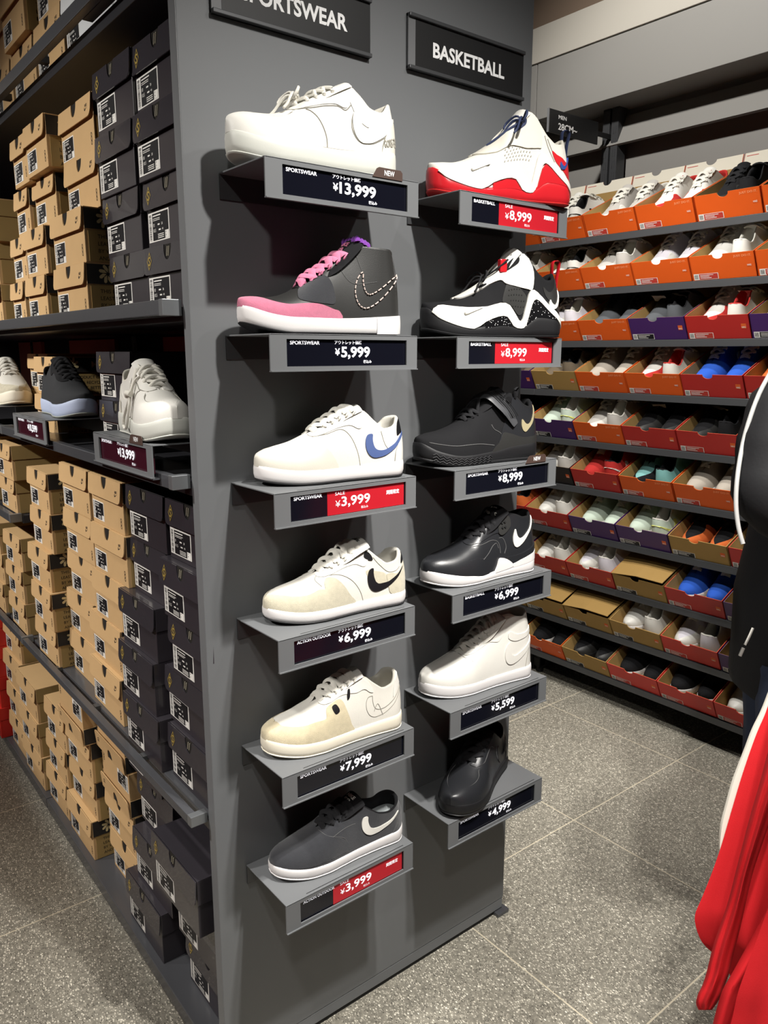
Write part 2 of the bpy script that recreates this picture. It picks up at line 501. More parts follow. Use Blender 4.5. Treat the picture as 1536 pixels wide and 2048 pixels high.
    def tongue(s, path, hw=.026, th=.006, n=10, m=9, curve=12.0):
        g = Geo(); P = catmull([Vector((s.L * x, 0, z)) for x, z in path], 5); k = len(P); top = []; bot = []
        for i, p in enumerate(P):
            t = (P[min(i + 1, k - 1)] - P[max(i - 1, 0)]).normalized(); nn = Vector((-t.z, 0, t.x))
            f = i / (k - 1); x = p.x / s.L; c = s.cy(min(x, 1))
            hwf = hw * (0.62 + .38 * smooth(0, .5, f))
            if f > .93: hwf *= math.sqrt(max(.25, 1 - ((f - .93) / .10) ** 2))
            thf = th * (.55 + .45 * smooth(.4, .9, f)) * (1 if f < .96 else .7)
            r1 = []; r2 = []
            for j in range(m):
                v = -1 + 2 * j / (m - 1); y = v * hwf; dz = -curve * y * y
                e = math.sqrt(max(0, 1 - v ** 4))
                r1.append(p + nn * (thf * .5 * e + dz) + Vector((0, y + c, 0))); r2.append(p + nn * (-thf * .5 * e + dz) + Vector((0, y + c, 0)))
            top.append(r1); bot.append(r2)
        rows = [top[i] + list(reversed(bot[i])) for i in range(k)]
        g.grid(rows, cv=True)
        g.add(rows[0], [tuple(range(2 * m))]); g.add(rows[-1], [tuple(range(2 * m))])
        s.tp = P; s.tth = th
        return g
    def tz(s, x, default):
        best = None
        for p in s.tp:
            if best is None or abs(p.x - x) < abs(best.x - x): best = p
        return best.z + s.tth * .5
    def laces(s, rows, ae=.93, width=.0034, flat=.4, lift=.004, cross=True, bow=None, first_bar=True):
        g = Geo()
        def bar(x0, s0, x1, s1, extra=0.0):
            p = s.off(s0, x0, ae, .0005); q = s.off(s1, x1, ae, .0005)
            xm = (x0 + x1) / 2 * s.L
            zm = max(s.tz(xm, 0), s.zrim((x0 + x1) / 2)) + lift + extra
            P = [p, s.off(s0, x0, min(1, ae + .06), .0022 + extra)]
            a, b = s.off(s0, x0, 1, .003 + extra), s.off(s1, x1, 1, .003 + extra)
            for t in (.25, .5, .75):
                m = a.lerp(b, t); m.z = max(m.z, zm - .004 * (2 * t - 1) ** 2 * 4 * .3); P.append(m)
            P += [s.off(s1, x1, min(1, ae + .06), .0022 + extra), q]
            P = catmull(P, 3)
            g.tube(P, width, 6, flat=flat, up=(-.55, 0, .83))
        if first_bar: bar(rows[0], -1, rows[0], 1)
        for i in range(len(rows) - 1):
            if cross:
                bar(rows[i], -1, rows[i + 1], 1, 0.0); bar(rows[i], 1, rows[i + 1], -1, .0018)
            else:
                bar(rows[i + 1], -1, rows[i + 1], 1)
        return g
    def eyelets(s, rows, ae=.93, r=.0024, sides=(-1, 1)):
        g = Geo()
        for side in sides:
            for x in rows:
                c = s.off(side, x, ae - .012, .0006); n = s.N(side, x, ae)
                a = n.cross(Vector((1, 0, 0))).normalized(); b = n.cross(a)
                g.tube([c - n * .001, c + n * .0006], r, 8, up=a)
        return g

def bowtie(s, g, c, size=.03, r=.0018, yaw=0.0, drop=.6, seed=1):
    """two loops, two ends and a knot"""
    rnd = random.Random(seed); c = Vector(c)
    for sd in (-1, 1):
        d = Vector((.35 * sd * math.sin(yaw) - .25, sd * math.cos(yaw), 0))
        P = [c, c + d * size * .5 + Vector((0, 0, size * .35)), c + d * size * 1.05 + Vector((-.006, 0, size * .05)), c + d * size * .9 + Vector((-.012, 0, -size * drop * .5)), c + d * size * .35 + Vector((-.006, 0, -size * .12)), c]
        g.tube(catmull(P, 5), r, 6)
        e = [c, c + d * size * .4 + Vector((-.01, 0, .002)), c + d * size * .75 + Vector((-.022, 0, -size * drop)), c + d * size * .8 + Vector((-.03, 0, -size * drop * 1.5))]
        g.tube(catmull(e, 4), r, 6)
    g.tube(catmull([c + Vector((-.004, -.004, 0)), c + Vector((0, 0, .004)), c + Vector((.004, .004, 0))], 3), r * 1.9, 6)

def build_shoe(name, label, c, root=None):
    """builds one complete shoe under an Empty and returns (empty, Shoe)"""
    s = Shoe(c); r = root or thing(name, label, c.get('cat', 'shoe'))
    M = c['mats']
    lo = c.get('low', False)
    obj('midsole', s.midsole(), M['sole'], r, smooth=60)
    obj('outsole', s.outsole(), M.get('out', M['sole']), r, smooth=60)
    up = obj('upper', s.upper(), M['upper'], r, smooth=70)
    lg, rows = s.lining(); ln = obj('collar_lining', lg, M.get('lining', M['upper']), r, smooth=60)
    obj('insole', s.insole(rows), M.get('insole', M.get('lining', M['upper'])), ln, smooth=True)
    if c.get('tongue'):
        obj('tongue', s.tongue(c['tongue'], c.get('thw', .026), c.get('tth', .007), curve=c.get('tcv', 12.0)), M.get('tongue', M['upper']), r, smooth=60)
        if c.get('rows'):
            lg = s.laces(c['rows'], c.get('ae', .90), c.get('lw', .0034) * 1.25, c.get('lflat', .4), c.get('lift', .004), c.get('cross', True))
            if c.get('bow'):
                bx, bz, size = c['bow']; bowtie(s, lg, (bx * s.L, s.cy(bx), bz), size, c.get('bowr', .0018), seed=3)
            obj('laces', lg, M['lace'], r, smooth=60)
            if not lo:
                for sd in (-1, 1):
                    for xr in c['rows']: obj('eyelet', s.eyelets([xr], c.get('ae', .90), sides=(sd,)), M.get('eyelet', M['lace']), up, smooth=40)
    for nm, poly, mk, off, opt in c.get('patches', []):
        o2 = dict(opt); both = o2.pop('sides', (-1, 1)); par = o2.pop('on', None)
        po = up
        for sd in both: obj(nm, s.patch(poly, off, (sd,), **o2), M[mk], po if par is None else r, smooth=35)
    if c.get('seams'):
        g = Geo()
        for path in c['seams']: s.seam(path, c.get('seamr', .0006), g=g)
        obj('stitching', g, M.get('seam', M['upper']), up, smooth=60)
    ex = EXTRA.get(c.get('extra'))
    if ex: ex(r, s, up, M)
    return r, s

def tongue_text(r, s, lines, m, f0, w, h, name='tongue_lettering'):
    """lettering across the tongue, read from the toe side"""
    g = Geo(); P = s.tp; k = len(P); i = int(f0 * (k - 1))
    p = P[i]; t = (P[min(i + 1, k - 1)] - P[i - 1]).normalized(); n = Vector((-t.z, 0, t.x)); c = s.cy(p.x / s.L)
    for j, (tx, ww, hh) in enumerate(lines):
        pl = lambda a, b, d: p + t * (b - sum(q[2] * 1.35 for q in lines[:j + 1])) + n * (s.tth * .5 + .0012 + d - 11 * (a - 0) ** 2) + Vector((0, c - a, 0))
        put_text(g, tx, -ww / 2, 0, ww, hh, pl, 0, .03, .0003)
    obj(name, g, m, r)
def pull_loop(r, s, m, z0, z1, w=.006, name='pull_loop'):
    g = Geo(); L = s.L; c = s.cy(1)
    P = [Vector((L - .004, c, z0 - .03)), Vector((L - .002, c, z0)), Vector((L + .003, c, z1 - .004)), Vector((L - .005, c, z1 + .002)), Vector((L - .014, c, z1 - .004)), Vector((L - .014, c, z0 + .002))]
    g.tube(catmull(P, 5), w, 8, flat=.22, up=(1, 0, 0.1)); obj(name, g, m, r, smooth=60)
def dots(r, s, m, s0, s1, a0, a1, nx, ny, skew=.0, rad=.0011, par=None, name='perforations'):
    g = Geo()
    for side in (-1, 1):
        for i in range(nx):
            for j in range(ny):
                x = s0 + (s1 - s0) * (i + .5 * (j % 2)) / nx + skew * j / ny; a = a0 + (a1 - a0) * j / max(1, ny - 1)
                c = s.off(side, x, a, .0022); n = s.N(side, x, a); q = n.cross(Vector((1, 0, 0))).normalized(); w = n.cross(q)
                g.add([c + (q * math.cos(t * math.pi / 3) + w * math.sin(t * math.pi / 3)) * rad for t in range(6)], [tuple(range(6))])
    obj(name, g, m, par or r)
def tread(r, s, m, x0, x1, n, rows, name='tread_lines'):
    g = Geo()
    for side in (-1, 1):
        for k in range(rows):
            P = []
            for i in range(n + 1):
                x = x0 + (x1 - x0) * i / n; b = .16 + .60 * k / rows + (.16 if i % 2 else 0)
                P.append(s.SS(side, x, b, .0007))
            g.tube(P, .0009, 5, up=(0, 1, .2))
    obj(name, g, m, r, smooth=60)
def dash_outline(r, s, poly, m, side=-1, d=.002, rr=.0011, name='thread_outline'):
    P = [(p.x, p.y) for p in catmull([Vector(p) for p in poly], 5, True)]; g = Geo()
    for i in range(0, len(P) - 1, 3): g.tube([s.off(side, P[j][0], P[j][1], d) for j in (i, i + 1, min(i + 2, len(P) - 1))], rr, 5, up=(0, 1, .2))
    obj(name, g, m, r, smooth=60)
def xt_pink(r, s, up, M):
    dash_outline(up, s, _shift(TICK, -.015, -.02, 1.05, 1.0), M['c'])
    k = s.tp[-1]; g = Geo(); c = s.cy(k.x / s.L)
    for i in range(5):
        for j in range(4):
            p = Vector((k.x - .002 + .007 * j, c + (-.022 + .011 * i), k.z - .004 - .003 * j)); q = p + Vector((.003 * math.sin(i * 3 + j), .002 * math.cos(i), .010))
            g.tube([p, p.lerp(q, .6), q], [.0062, .0055, .002], 7)
    obj('fleece_trim', g, PURPLEFUR, r, smooth=True)
    tongue_text(r, s, [('NIKE', .026, .009), ('SB', .018, .009)], PINKL, .93, .03, .01)
def xt_gait_w(r, s, up, M):
    pull_loop(r, s, NAVY, .122, .152)
    g = Geo(); bowtie(s, g, s.off(-1, .60, .90, .006), .036, .0024); g.tube(catmull([s.off(-1, .40, .96, .003), s.off(-1, .47, .97, .004), s.off(-1, .53, .96, .004), s.off(-1, .60, .90, .006)], 4), .0024, 6)
    g.tube(catmull([s.off(-1, .60, .90, .006), s.off(-1, .575, .97, .008), s.off(-1, .56, 1, .010)], 4), .0024, 6); obj('cord', g, NAVY, r, smooth=60)
    dots(r, s, GREYSTITCH, .46, .66, .38, .58, 9, 5, .02, .0012, up)
    s.c['_'] = 1
    o = obj('toe_emblem', s.patch([(x * .30 - .02, y * .3 + .18) for x, y in [(.80, .60), (.795, .45), (.83, .40), (1.0, .55), (1.22, .66), (1.0, .58), (.85, .48), (.83, .50)]], .0062, (-1,), sub=3), GREYSTITCH, up)
def xt_gait_k(r, s, up, M):
    pull_loop(r, s, REDP, .122, .158)
    g = Geo(); bowtie(s, g, s.off(-1, .44, .99, .006), .034, .0020, seed=4); g.tube(catmull([s.off(-1, .44, .99, .006), s.off(-1, .50, 1, .009), s.off(-1, .56, 1, .012)], 4), .0020, 6); obj('cord', g, BLACE, r, smooth=60)
    c = s.off(-1, .535, .97, .006); g = Geo(); g.box(c.x - .009, c.x + .007, c.y - .003, c.y + .010, c.z - .014, c.z + .012); obj('cord_lock', g, REDP, r, bevel=.002)
    dots(r, s, HOLE, .56, .68, .26, .48, 6, 4, -.02, .0014, up)
    obj('toe_emblem', s.patch([(x * .30 - .02, y * .3 + .12) for x, y in [(.80, .60), (.795, .45), (.83, .40), (1.0, .55), (1.22, .66), (1.0, .58), (.85, .48), (.83, .50)]], .0062, (-1,), sub=3), GREYSTITCH, up)
def xt_strap(r, s, up, M):
    P = [s.off(-1, .745, .42, .004), s.off(-1, .70, .62, .0055), s.off(-1, .645, .85, .006)]
    top = s.off(-1, .60, 1, .012); c = s.cy(.58)
    P += [Vector((s.L * .585, c - .012, max(top.z, s.tz(s.L * .585, 0)) + .006)), Vector((s.L * .565, c + .012, max(top.z, s.tz(s.L * .565, 0)) + .004)), s.off(1, .56, .85, .005), s.off(1, .56, .60, .004)]
    C_ = catmull(P, 5); k = len(C_); rr = [.021 * min(1, (.45 + i / k * 2.4)) for i in range(k)]
    g = Geo(); g.tube(C_, rr, 14, flat=.14, up=(-.25, -.45, .85)); st = obj('strap', g, mat('dark_grey_strap', '47484b', .45, var=.03), r, smooth=60)
    g = Geo()
    for q in (-.5, -.2, .1, .4, .7):
        g.tube([p + Vector((q * .016, -.0042, .0028 + q * .004)) for p in C_[3:k // 2 + 3]], .0009, 5)
    obj('strap_ribs', g, BR, st, smooth=60)
    tread(r, s, mat('tread_grey', '2e2e30', .5, var=0), .06, .52, 22, 3)
    g = Geo(); tp = s.off(-1, .755, .97, .002); g.tube(catmull([tp, tp + Vector((-.004, -.003, .018)), tp + Vector((.006, 0, .022)), tp + Vector((.008, .004, .004))], 4), .004, 6, flat=.4); obj('pull_tab', g, BLACE, r, smooth=60)
    c2 = s.off(-1, .705, .90, .003); g = Geo(); g.tube([c2, c2 + s.N(-1, .705, .9) * .002], .006, 14, up=(1, 0, 0)); obj('top_eyelet', g, EYEM, up, smooth=40)
def xt_flight(r, s, up, M):
    tongue_text(r, s, [('AIR', .024, .006), ('Flight', .036, .013)], WL, .93, .03, .01)
    g = Geo()
    for x in (.640, .665):
        for a in (.76, .86): 
            c = s.off(-1, x, a, .0052); n = s.N(-1, x, a); g.tube([c - n * .001, c + n * .0006], .0030, 4, up=(0, 0, 1))
    obj('wing_holes', g, HOLE, up)
def xt_sb(m):
    def f(r, s, up, M): tongue_text(r, s, [('NIKE', .024, .008), ('SB', .020, .009)], m, .93, .03, .01)
    return f
def xt_low(m):
    def f(r, s, up, M): tongue_text(r, s, [('NIKE', .022, .007)], m, .95, .03, .01)
    return f
EXTRA = dict(pink=xt_pink, gaitw=xt_gait_w, gaitk=xt_gait_k, strap=xt_strap, flight=xt_flight)
# ------------------------------------------------------------------ shoe materials
def leather(n, c, rough=.42, **k): return mat(n, c, rough, spec=.45, var=.03, vscale=40, bump=.12, bscale=800, **k)
def suede(n, c): return mat(n, c, .95, spec=.15, var=.16, vscale=120, bump=.6, bscale=1500, sheen=.3)
def mesh_cloth(n, c): return mat(n, c, .9, spec=.2, var=.08, vscale=700, bump=.28, bscale=1500)
def rubber(n, c, rough=.5): return mat(n, c, rough, spec=.4, var=.02, vscale=30, bump=.08, bscale=900)
def lace_mat(n, c): return mat(n, c, .9, spec=.15, var=.10, vscale=500, bump=.5, bscale=1600)
WL = leather('white_leather', 'dad8d1'); WL2 = leather('cream_white_leather', 'cfcbbf', .5); WR = rubber('white_rubber', 'dedbda'); WC = mesh_cloth('white_textile', 'd5d2c9')
GREYSTITCH = mat('grey_stitch', '8b887f', .9, var=0); WLACE = lace_mat('white_lace', 'dcd9cf'); ICE = rubber('pale_rubber', 'c9cac2', .45)  # pale_rubber: icy sole, greyed further for shade on its upright sides
BL = leather('black_leather', '252629', .31); BL2 = leather('soft_black_leather', '2a2a29', .5); BR = rubber('black_rubber', '1c1c1e', .5); BC = mesh_cloth('black_textile', '1b1b1d'); BLACE = lace_mat('black_lace', '262628')
BSTITCH = mat('charcoal_stitch', '5a5a5a', .8, var=0); TICKB = leather('black_emblem', '17171a', .4)
PINK = suede('pink_suede', 'c9768f'); PINKL = lace_mat('pink_lace', 'd37f9d'); PURPLEFUR = suede('purple_fleece', '7b3aa0'); BSUEDE = suede('black_suede', '35363a'); CREAMST = mat('cream_thread', 'd9c4bb', .9, var=.1)
BLUE = leather('slate_blue_leather', '4a5c8c', .45); CREAM = suede('cream_suede', 'c9c2ac'); TAN = suede('pale_tan_suede', 'cfc3a4'); OFFR = rubber('cream_rubber', 'e9e2cf')
REDP = mat('glossy_red', 'c4222a', .22, spec=.6, var=.02); REDR = rubber('red_rubber', 'bf2a2a', .5); NAVY = mat('navy_cord', '26304f', .7, var=.05); NAVYB = mat('blue_navy_emblem', '2b4687', .35, var=.05)
GOLD = mat('pale_gold', 'b8ad8a', .4, metal=.3, var=.05); EYEM = mat('dark_metal_eyelet', '3b3b3d', .3, metal=.8, var=0); GREYIN = mesh_cloth('grey_insole', 'a3a9ab'); HOLE = mat('dark_perforation', '191919', .9, var=0)
SPECK = None
def speck_material():
    m = bpy.data.materials.new('speckled_black_gloss'); m.use_nodes = True; nt = m.node_tree; b = nt.nodes['Principled BSDF']
    tc = nt.nodes.new('ShaderNodeTexCoord'); v = nt.nodes.new('ShaderNodeTexVoronoi'); v.inputs['Scale'].default_value = 230
    nt.links.new(tc.outputs['Object'], v.inputs['Vector'])
    r = nt.nodes.new('ShaderNodeValToRGB'); r.color_ramp.elements[0].position = .16; r.color_ramp.elements[0].color = lin('e8e8e8')
    r.color_ramp.elements[1].position = .22; r.color_ramp.elements[1].color = lin('121214')
    nt.links.new(v.outputs['Distance'], r.inputs['Fac']); nt.links.new(r.outputs['Color'], b.inputs['Base Color']); b.inputs['Roughness'].default_value = .25
    return m
SPECK = speck_material()

LOW = [(0, .052), (.06, .056), (.14, .063), (.24, .071), (.34, .083), (.44, .098), (.54, .112), (.62, .120), (.68, .117), (.76, .098), (.83, .085), (.90, .088), (.96, .100), (1, .104)]
def rimk(base, k=1.0, ends=0.0): return [(s, .03 + (z - .03) * k + ends * smooth(.6, 1, s)) for s, z in base]
# toe guard, foxing, eye-stay, heel counter outlines in (s, a)
TOEG = [(0, 0), (0, .5), (.0, 1), (.03, .97), (.06, .86), (.11, .72), (.18, .62), (.25, .57), (.31, .60), (.345, .68), (.37, .60), (.39, .42), (.44, .22), (.47, 0), (.3, 0), (.15, 0)]
EYEST = [(.335, .80), (.36, .72), (.42, .70), (.50, .71), (.58, .70), (.64, .64), (.67, .70), (.685, .85), (.685, .985), (.62, .99), (.5, .99), (.40, .99), (.36, .97), (.335, .92)]
HEELC = [(.86, 0), (.875, .25), (.90, .46), (.94, .60), (1, .66), (1, .3), (1, 0), (.93, 0)]
HEELTAB = [(.93, .70), (.95, .95), (1, .99), (1, .85), (1, .68), (.96, .67)]
ROWS = [.375, .425, .475, .525, .575, .62]

CFG = {}
CFG['stacked_white'] = dict(extra='gore', L=.305, W=.106, spring=.014, nose=.62, zt=[(0, .036), (.15, .033), (.5, .034), (1, .045)], inset=.003,
    rim=[(0, .066), (.06, .071), (.14, .077), (.24, .083), (.34, .094), (.44, .109), (.54, .125), (.62, .136), (.68, .139), (.74, .126), (.81, .107), (.88, .104), (.95, .120), (1, .126)], sc=.68, st=.35,
    tongue=[(.35, .088), (.45, .108), (.55, .127), (.63, .140), (.69, .148)], rows=[.38, .43, .48, .53, .58], ae=.93, lw=.0030, lflat=.9, bow=(.40, .116, .030), bowr=.0026,
    mats=dict(upper=WL, sole=ICE, out=ICE, lining=WL2, tongue=WL, lace=WLACE, eyelet=HOLE, seam=GREYSTITCH, w=WL, t=WL2, g=GREYSTITCH),
    patches=[('toe_guard', TOEG, 'w', .0012, {}), ('eyestay', EYEST, 'w', .0016, {}), ('heel_counter', HEELC, 't', .0016, {}), ('side_emblem', _shift(TICK, 0, .04, 1.0, 1.15), 'w', .0022, {}),
             ('saddle_panel', [(.66, .98), (.70, .60), (.74, .52), (.785, .55), (.77, .80), (.74, .97)], 'w', .0013, {})],
    seams=[[(.02, .93), (.06, .83), (.12, .69), (.2, .6), (.28, .575), (.33, .66), (.36, .62), (.385, .42), (.45, .15)], [(.40, .66), (.46, .45), (.50, .2), (.505, .02)], [(.34, .76), (.42, .67), (.52, .675), (.6, .66), (.645, .61), (.68, .70)],
           [(.735, .70), (.70, .62), (.676, .45), (.68, .30), (.72, .19), (.80, .23), (.9, .44), (1, .72)], [(.86, .02), (.872, .25), (.9, .47), (.95, .62)], [(.665, .9), (.70, .62), (.74, .54)], [(.02, .03), (.3, .03), (.6, .03), (.85, .03)]], seamr=.0010)
CFG['pink_lace_mid'] = dict(extra='pink', L=.305, W=.100, spring=.017, nose=.5, zt=[(0, .032), (.15, .029), (.5, .028), (1, .036)], sc=.70, st=.34, out_h=.003,
    rim=[(0, .048), (.08, .053), (.18, .060), (.28, .070), (.36, .082), (.44, .098), (.52, .115), (.60, .131), (.66, .143), (.72, .150), (.80, .148), (.90, .147), (1, .146)], collar=.031, lean=.014,
    tongue=[(.34, .077), (.45, .098), (.55, .120), (.64, .144), (.70, .163)], thw=.031, tth=.011, rows=[.37, .42, .47, .52, .57, .615], ae=.94, lw=.0058, lflat=.35,
    mats=dict(upper=BL2, sole=WR, out=BR, lining=BL2, tongue=BC, lace=PINKL, eyelet=EYEM, p=PINK, s=BSUEDE, seam=BSTITCH, r=WR, c=CREAMST),
    patches=[('toe_guard', [(0, 0), (0, .5), (0, 1), (.04, .98), (.09, .80), (.15, .55), (.22, .40), (.30, .34), (.40, .27), (.50, .16), (.545, .12), (.545, 0), (.3, 0), (.1, 0)], 'p', .0012, {}),
             ('vamp_panel', [(.30, .50), (.34, .85), (.40, .93), (.46, .88), (.50, .70), (.52, .42), (.515, .24), (.45, .25), (.36, .33)], 's', .0012, {}),
             ('heel_clip', [(.79, .05), (.79, .98), (1, 1), (1, .5), (1, .05)], 'r', .0014, dict(sole=True, on='root', raw=True))],
    seams=[[(.56, .95), (.60, .66), (.64, .52), (.70, .48), (.80, .52)], [(.68, .95), (.70, .75), (.72, .60)], [(.96, .95), (.955, .6), (.95, .45)]])
CFG['blue_tick_low'] = dict(L=.29, W=.104, spring=.008, nose=.6, zt=[(0, .030), (.15, .028), (.5, .027), (1, .032)], st=.35, sc=.66,
    rim=rimk(LOW, 1.08), tongue=[(.34, .076), (.44, .098), (.54, .117), (.62, .128), (.675, .134)], rows=ROWS, lw=.0048, bow=None,
    mats=dict(upper=WC, sole=WR, out=BR, lining=WC, tongue=WL, lace=WLACE, eyelet=WL2, b=BLUE, w=WL, t=WL2, k=TICKB, seam=GREYSTITCH),
    patches=[('toe_guard', TOEG, 't', .0010, {}), ('eyestay', EYEST, 'w', .0014, {}), ('heel_counter', [(.885, 0), (.90, .3), (.93, .5), (1, .60), (1, 0)], 'w', .0012, dict(raw=True)), ('side_emblem', TICK, 'b', .0022, {}), ('heel_tab', HEELTAB, 'k', .0012, {})],
    seams=[[(.04, .52), (.1, .42), (.2, .36), (.3, .36), (.38, .42)], [(.34, .76), (.42, .67), (.52, .66), (.58, .5), (.62, .25), (.635, .02)], [(.80, .9), (.82, .6), (.84, .45)], [(.885, .02), (.90, .3), (.94, .52)]])
CFG['cream_panel_skate'] = dict(L=.295, W=.103, spring=.009, nose=.45, zt=[(0, .026), (.15, .024), (.5, .024), (1, .029)], st=.35, sc=.67,
    rim=rimk(LOW, 1.0), tongue=[(.34, .073), (.44, .096), (.54, .115), (.62, .127), (.685, .135)], thw=.030, tth=.010, rows=ROWS, lw=.0050,
    mats=dict(upper=WC, sole=WR, out=BR, lining=WC, tongue=WL, lace=WLACE, eyelet=WL2, c=CREAM, k=TICKB, w=WL, seam=GREYSTITCH),
    patches=[('toe_guard', [(0, 0), (0, .5), (0, .96), (.03, .86), (.08, .62), (.15, .48), (.24, .44), (.31, .46), (.345, .42), (.355, .58), (.38, .66), (.42, .58), (.47, .40), (.52, .18), (.55, .02), (.3, 0), (.1, 0)], 'c', .0012, {}),
             ('eyestay', EYEST, 'w', .0013, {}), ('tongue_base', [(.66, .56), (.72, .62), (.80, .68), (.815, .45), (.82, .3), (.74, .28), (.68, .4)], 'c', .0006, {}),
             ('heel_counter', [(.83, .10), (.815, .40), (.81, .66), (.85, .70), (.90, .63), (.95, .70), (1, .78), (1, .4), (1, 0), (.9, 0)], 'c', .0014, {}),
             ('side_emblem', _shift(TICK, -.03, .0, .92, 1.0), 'k', .0020, {}), ('lace_loop', [(.655, .84), (.69, .80), (.715, .86), (.70, .95), (.67, .97)], 'k', .0022, {}), ('heel_tab', [(.95, .76), (.965, .90), (1, .94), (1, .80)], 'k', .0014, {})],
    seams=[[(.33, .5), (.31, .72), (.34, .84), (.40, .74)], [(.40, .70), (.46, .60), (.55, .40), (.60, .2), (.62, .02)], [(.72, .92), (.78, .82), (.86, .72), (.93, .74)]])
CFG['tan_toe_court'] = dict(L=.297, W=.107, spring=.010, nose=.5, zt=[(0, .032), (.15, .029), (.5, .028), (1, .034)], st=.36, sc=.68,
    rim=rimk(LOW, 1.06, .004), tongue=[(.35, .078), (.45, .100), (.55, .118), (.62, .128), (.675, .134)], rows=[.39, .435, .48, .525, .57, .615], lw=.0044,
    mats=dict(upper=WC, sole=OFFR, out=OFFR, lining=WL2, tongue=WL, lace=WLACE, eyelet=GREYSTITCH, t=TAN, w=WL, k=TICKB, seam=GREYSTITCH),
    patches=[('toe_guard', [(0, 0), (0, .5), (0, 1), (.05, 1), (.09, .97), (.10, .74), (.13, .62), (.2, .52), (.3, .46), (.37, .42), (.385, .56), (.40, .66), (.45, .70), (.50, .66), (.53, .4), (.555, .15), (.56, 0), (.3, 0), (.1, 0)], 't', .0012, {}),
             ('eyestay', [(.37, .88), (.385, .76), (.43, .73), (.50, .74), (.56, .70), (.62, .66), (.68, .74), (.72, .72), (.745, .80), (.70, .96), (.62, .99), (.5, .99), (.40, .99)], 'w', .0016, {}),
             ('side_slot', [(.44, .42), (.475, .45), (.455, .62), (.425, .60)], 'k', .0016, {}), ('side_tab', [(.545, .60), (.565, .62), (.575, .78), (.558, .78)], 'k', .0020, {}),
             ('heel_counter', [(.90, .62), (.93, .70), (1, .76), (1, 1), (.95, .98), (.92, .9)], 'w', .0014, {})],
    seams=[[(.04, .62), (.1, .5), (.2, .40), (.3, .34), (.4, .33)], TICK + TICK[:1], [(.735, .30), (.77, .5), (.80, .2)]])
CFG['charcoal_suede'] = dict(L=.298, W=.102, spring=.011, nose=.42, zt=[(0, .026), (.15, .024), (.5, .023), (.9, .028), (1, .036)], st=.35, sc=.64,
    rim=[(0, .046), (.08, .052), (.18, .060), (.28, .070), (.36, .080), (.46, .093), (.56, .103), (.63, .105), (.70, .092), (.77, .079), (.85, .074), (.92, .080), (1, .090)],
    tongue=[(.34, .072), (.44, .090), (.54, .106), (.60, .114), (.65, .120)], thw=.030, rows=[.37, .42, .47, .52, .57], lw=.0046,
    mats=dict(upper=BSUEDE, sole=WR, out=WR, lining=BC, tongue=BC, lace=BLACE, eyelet=HOLE, insole=GREYIN, w=WL, s=BSUEDE, seam=BSTITCH, k=BR),
    patches=[('toe_guard', [(0, .10), (0, .6), (0, 1), (.05, 1), (.15, 1), (.25, 1), (.335, 1), (.335, .85), (.36, .66), (.42, .48), (.48, .34), (.51, .12), (.4, .10), (.2, .10)], 's', .0009, {}),
             ('side_emblem', _shift(TICK, -.06, .10, .98, 1.0), 'w', .0024, {}), ('heel_counter', [(.86, 0), (.90, .3), (.93, .55), (1, .85), (1, 0)], 's', .0010, dict(raw=True))],
    seams=[[(.335, .9), (.36, .66), (.42, .50), (.48, .36), (.51, .12)], [(.03, .10), (.15, .10), (.3, .10), (.5, .09)], [(.86, .02), (.90, .3), (.93, .56), (.97, .8)], [(.39, .55), (.48, .58), (.58, .58)]], seamr=.0006)
ZIG = [(.035, .05), (.07, .46), (.14, .50), (.26, .40), (.38, .32), (.48, .32), (.55, .27), (.62, .10), (.655, .12), (.70, .42), (.74, .54), (.80, .50), (.88, .30), (.95, .14), (1, .04), (1, -.0), (.985, 0),
       (.93, .02), (.87, .16), (.80, .34), (.755, .38), (.725, .28), (.68, .02), (.64, 0), (.58, .02), (.53, .12), (.46, .13), (.36, .09), (.28, 0), (.12, 0)]
GAITER = [(0, .058), (.06, .062), (.14, .067), (.22, .076), (.32, .091), (.42, .111), (.50, .132), (.56, .151), (.61, .165), (.655, .170), (.70, .162), (.74, .144), (.79, .124), (.86, .112), (.93, .114), (1, .129)]
_gait = dict(L=.315, W=.106, spring=.014, nose=.6, zt=[(0, .046), (.1, .030), (.3, .020), (.5, .026), (.64, .022), (.78, .044), (.9, .040), (1, .020)], st=.44, sc=.69, gap=.021, collar=.031, lean=.016, pad=.006,
    tongue=[(.42, .104), (.50, .127), (.56, .149), (.61, .167), (.64, .176)], thw=.030, tth=.016, tcv=9.0)
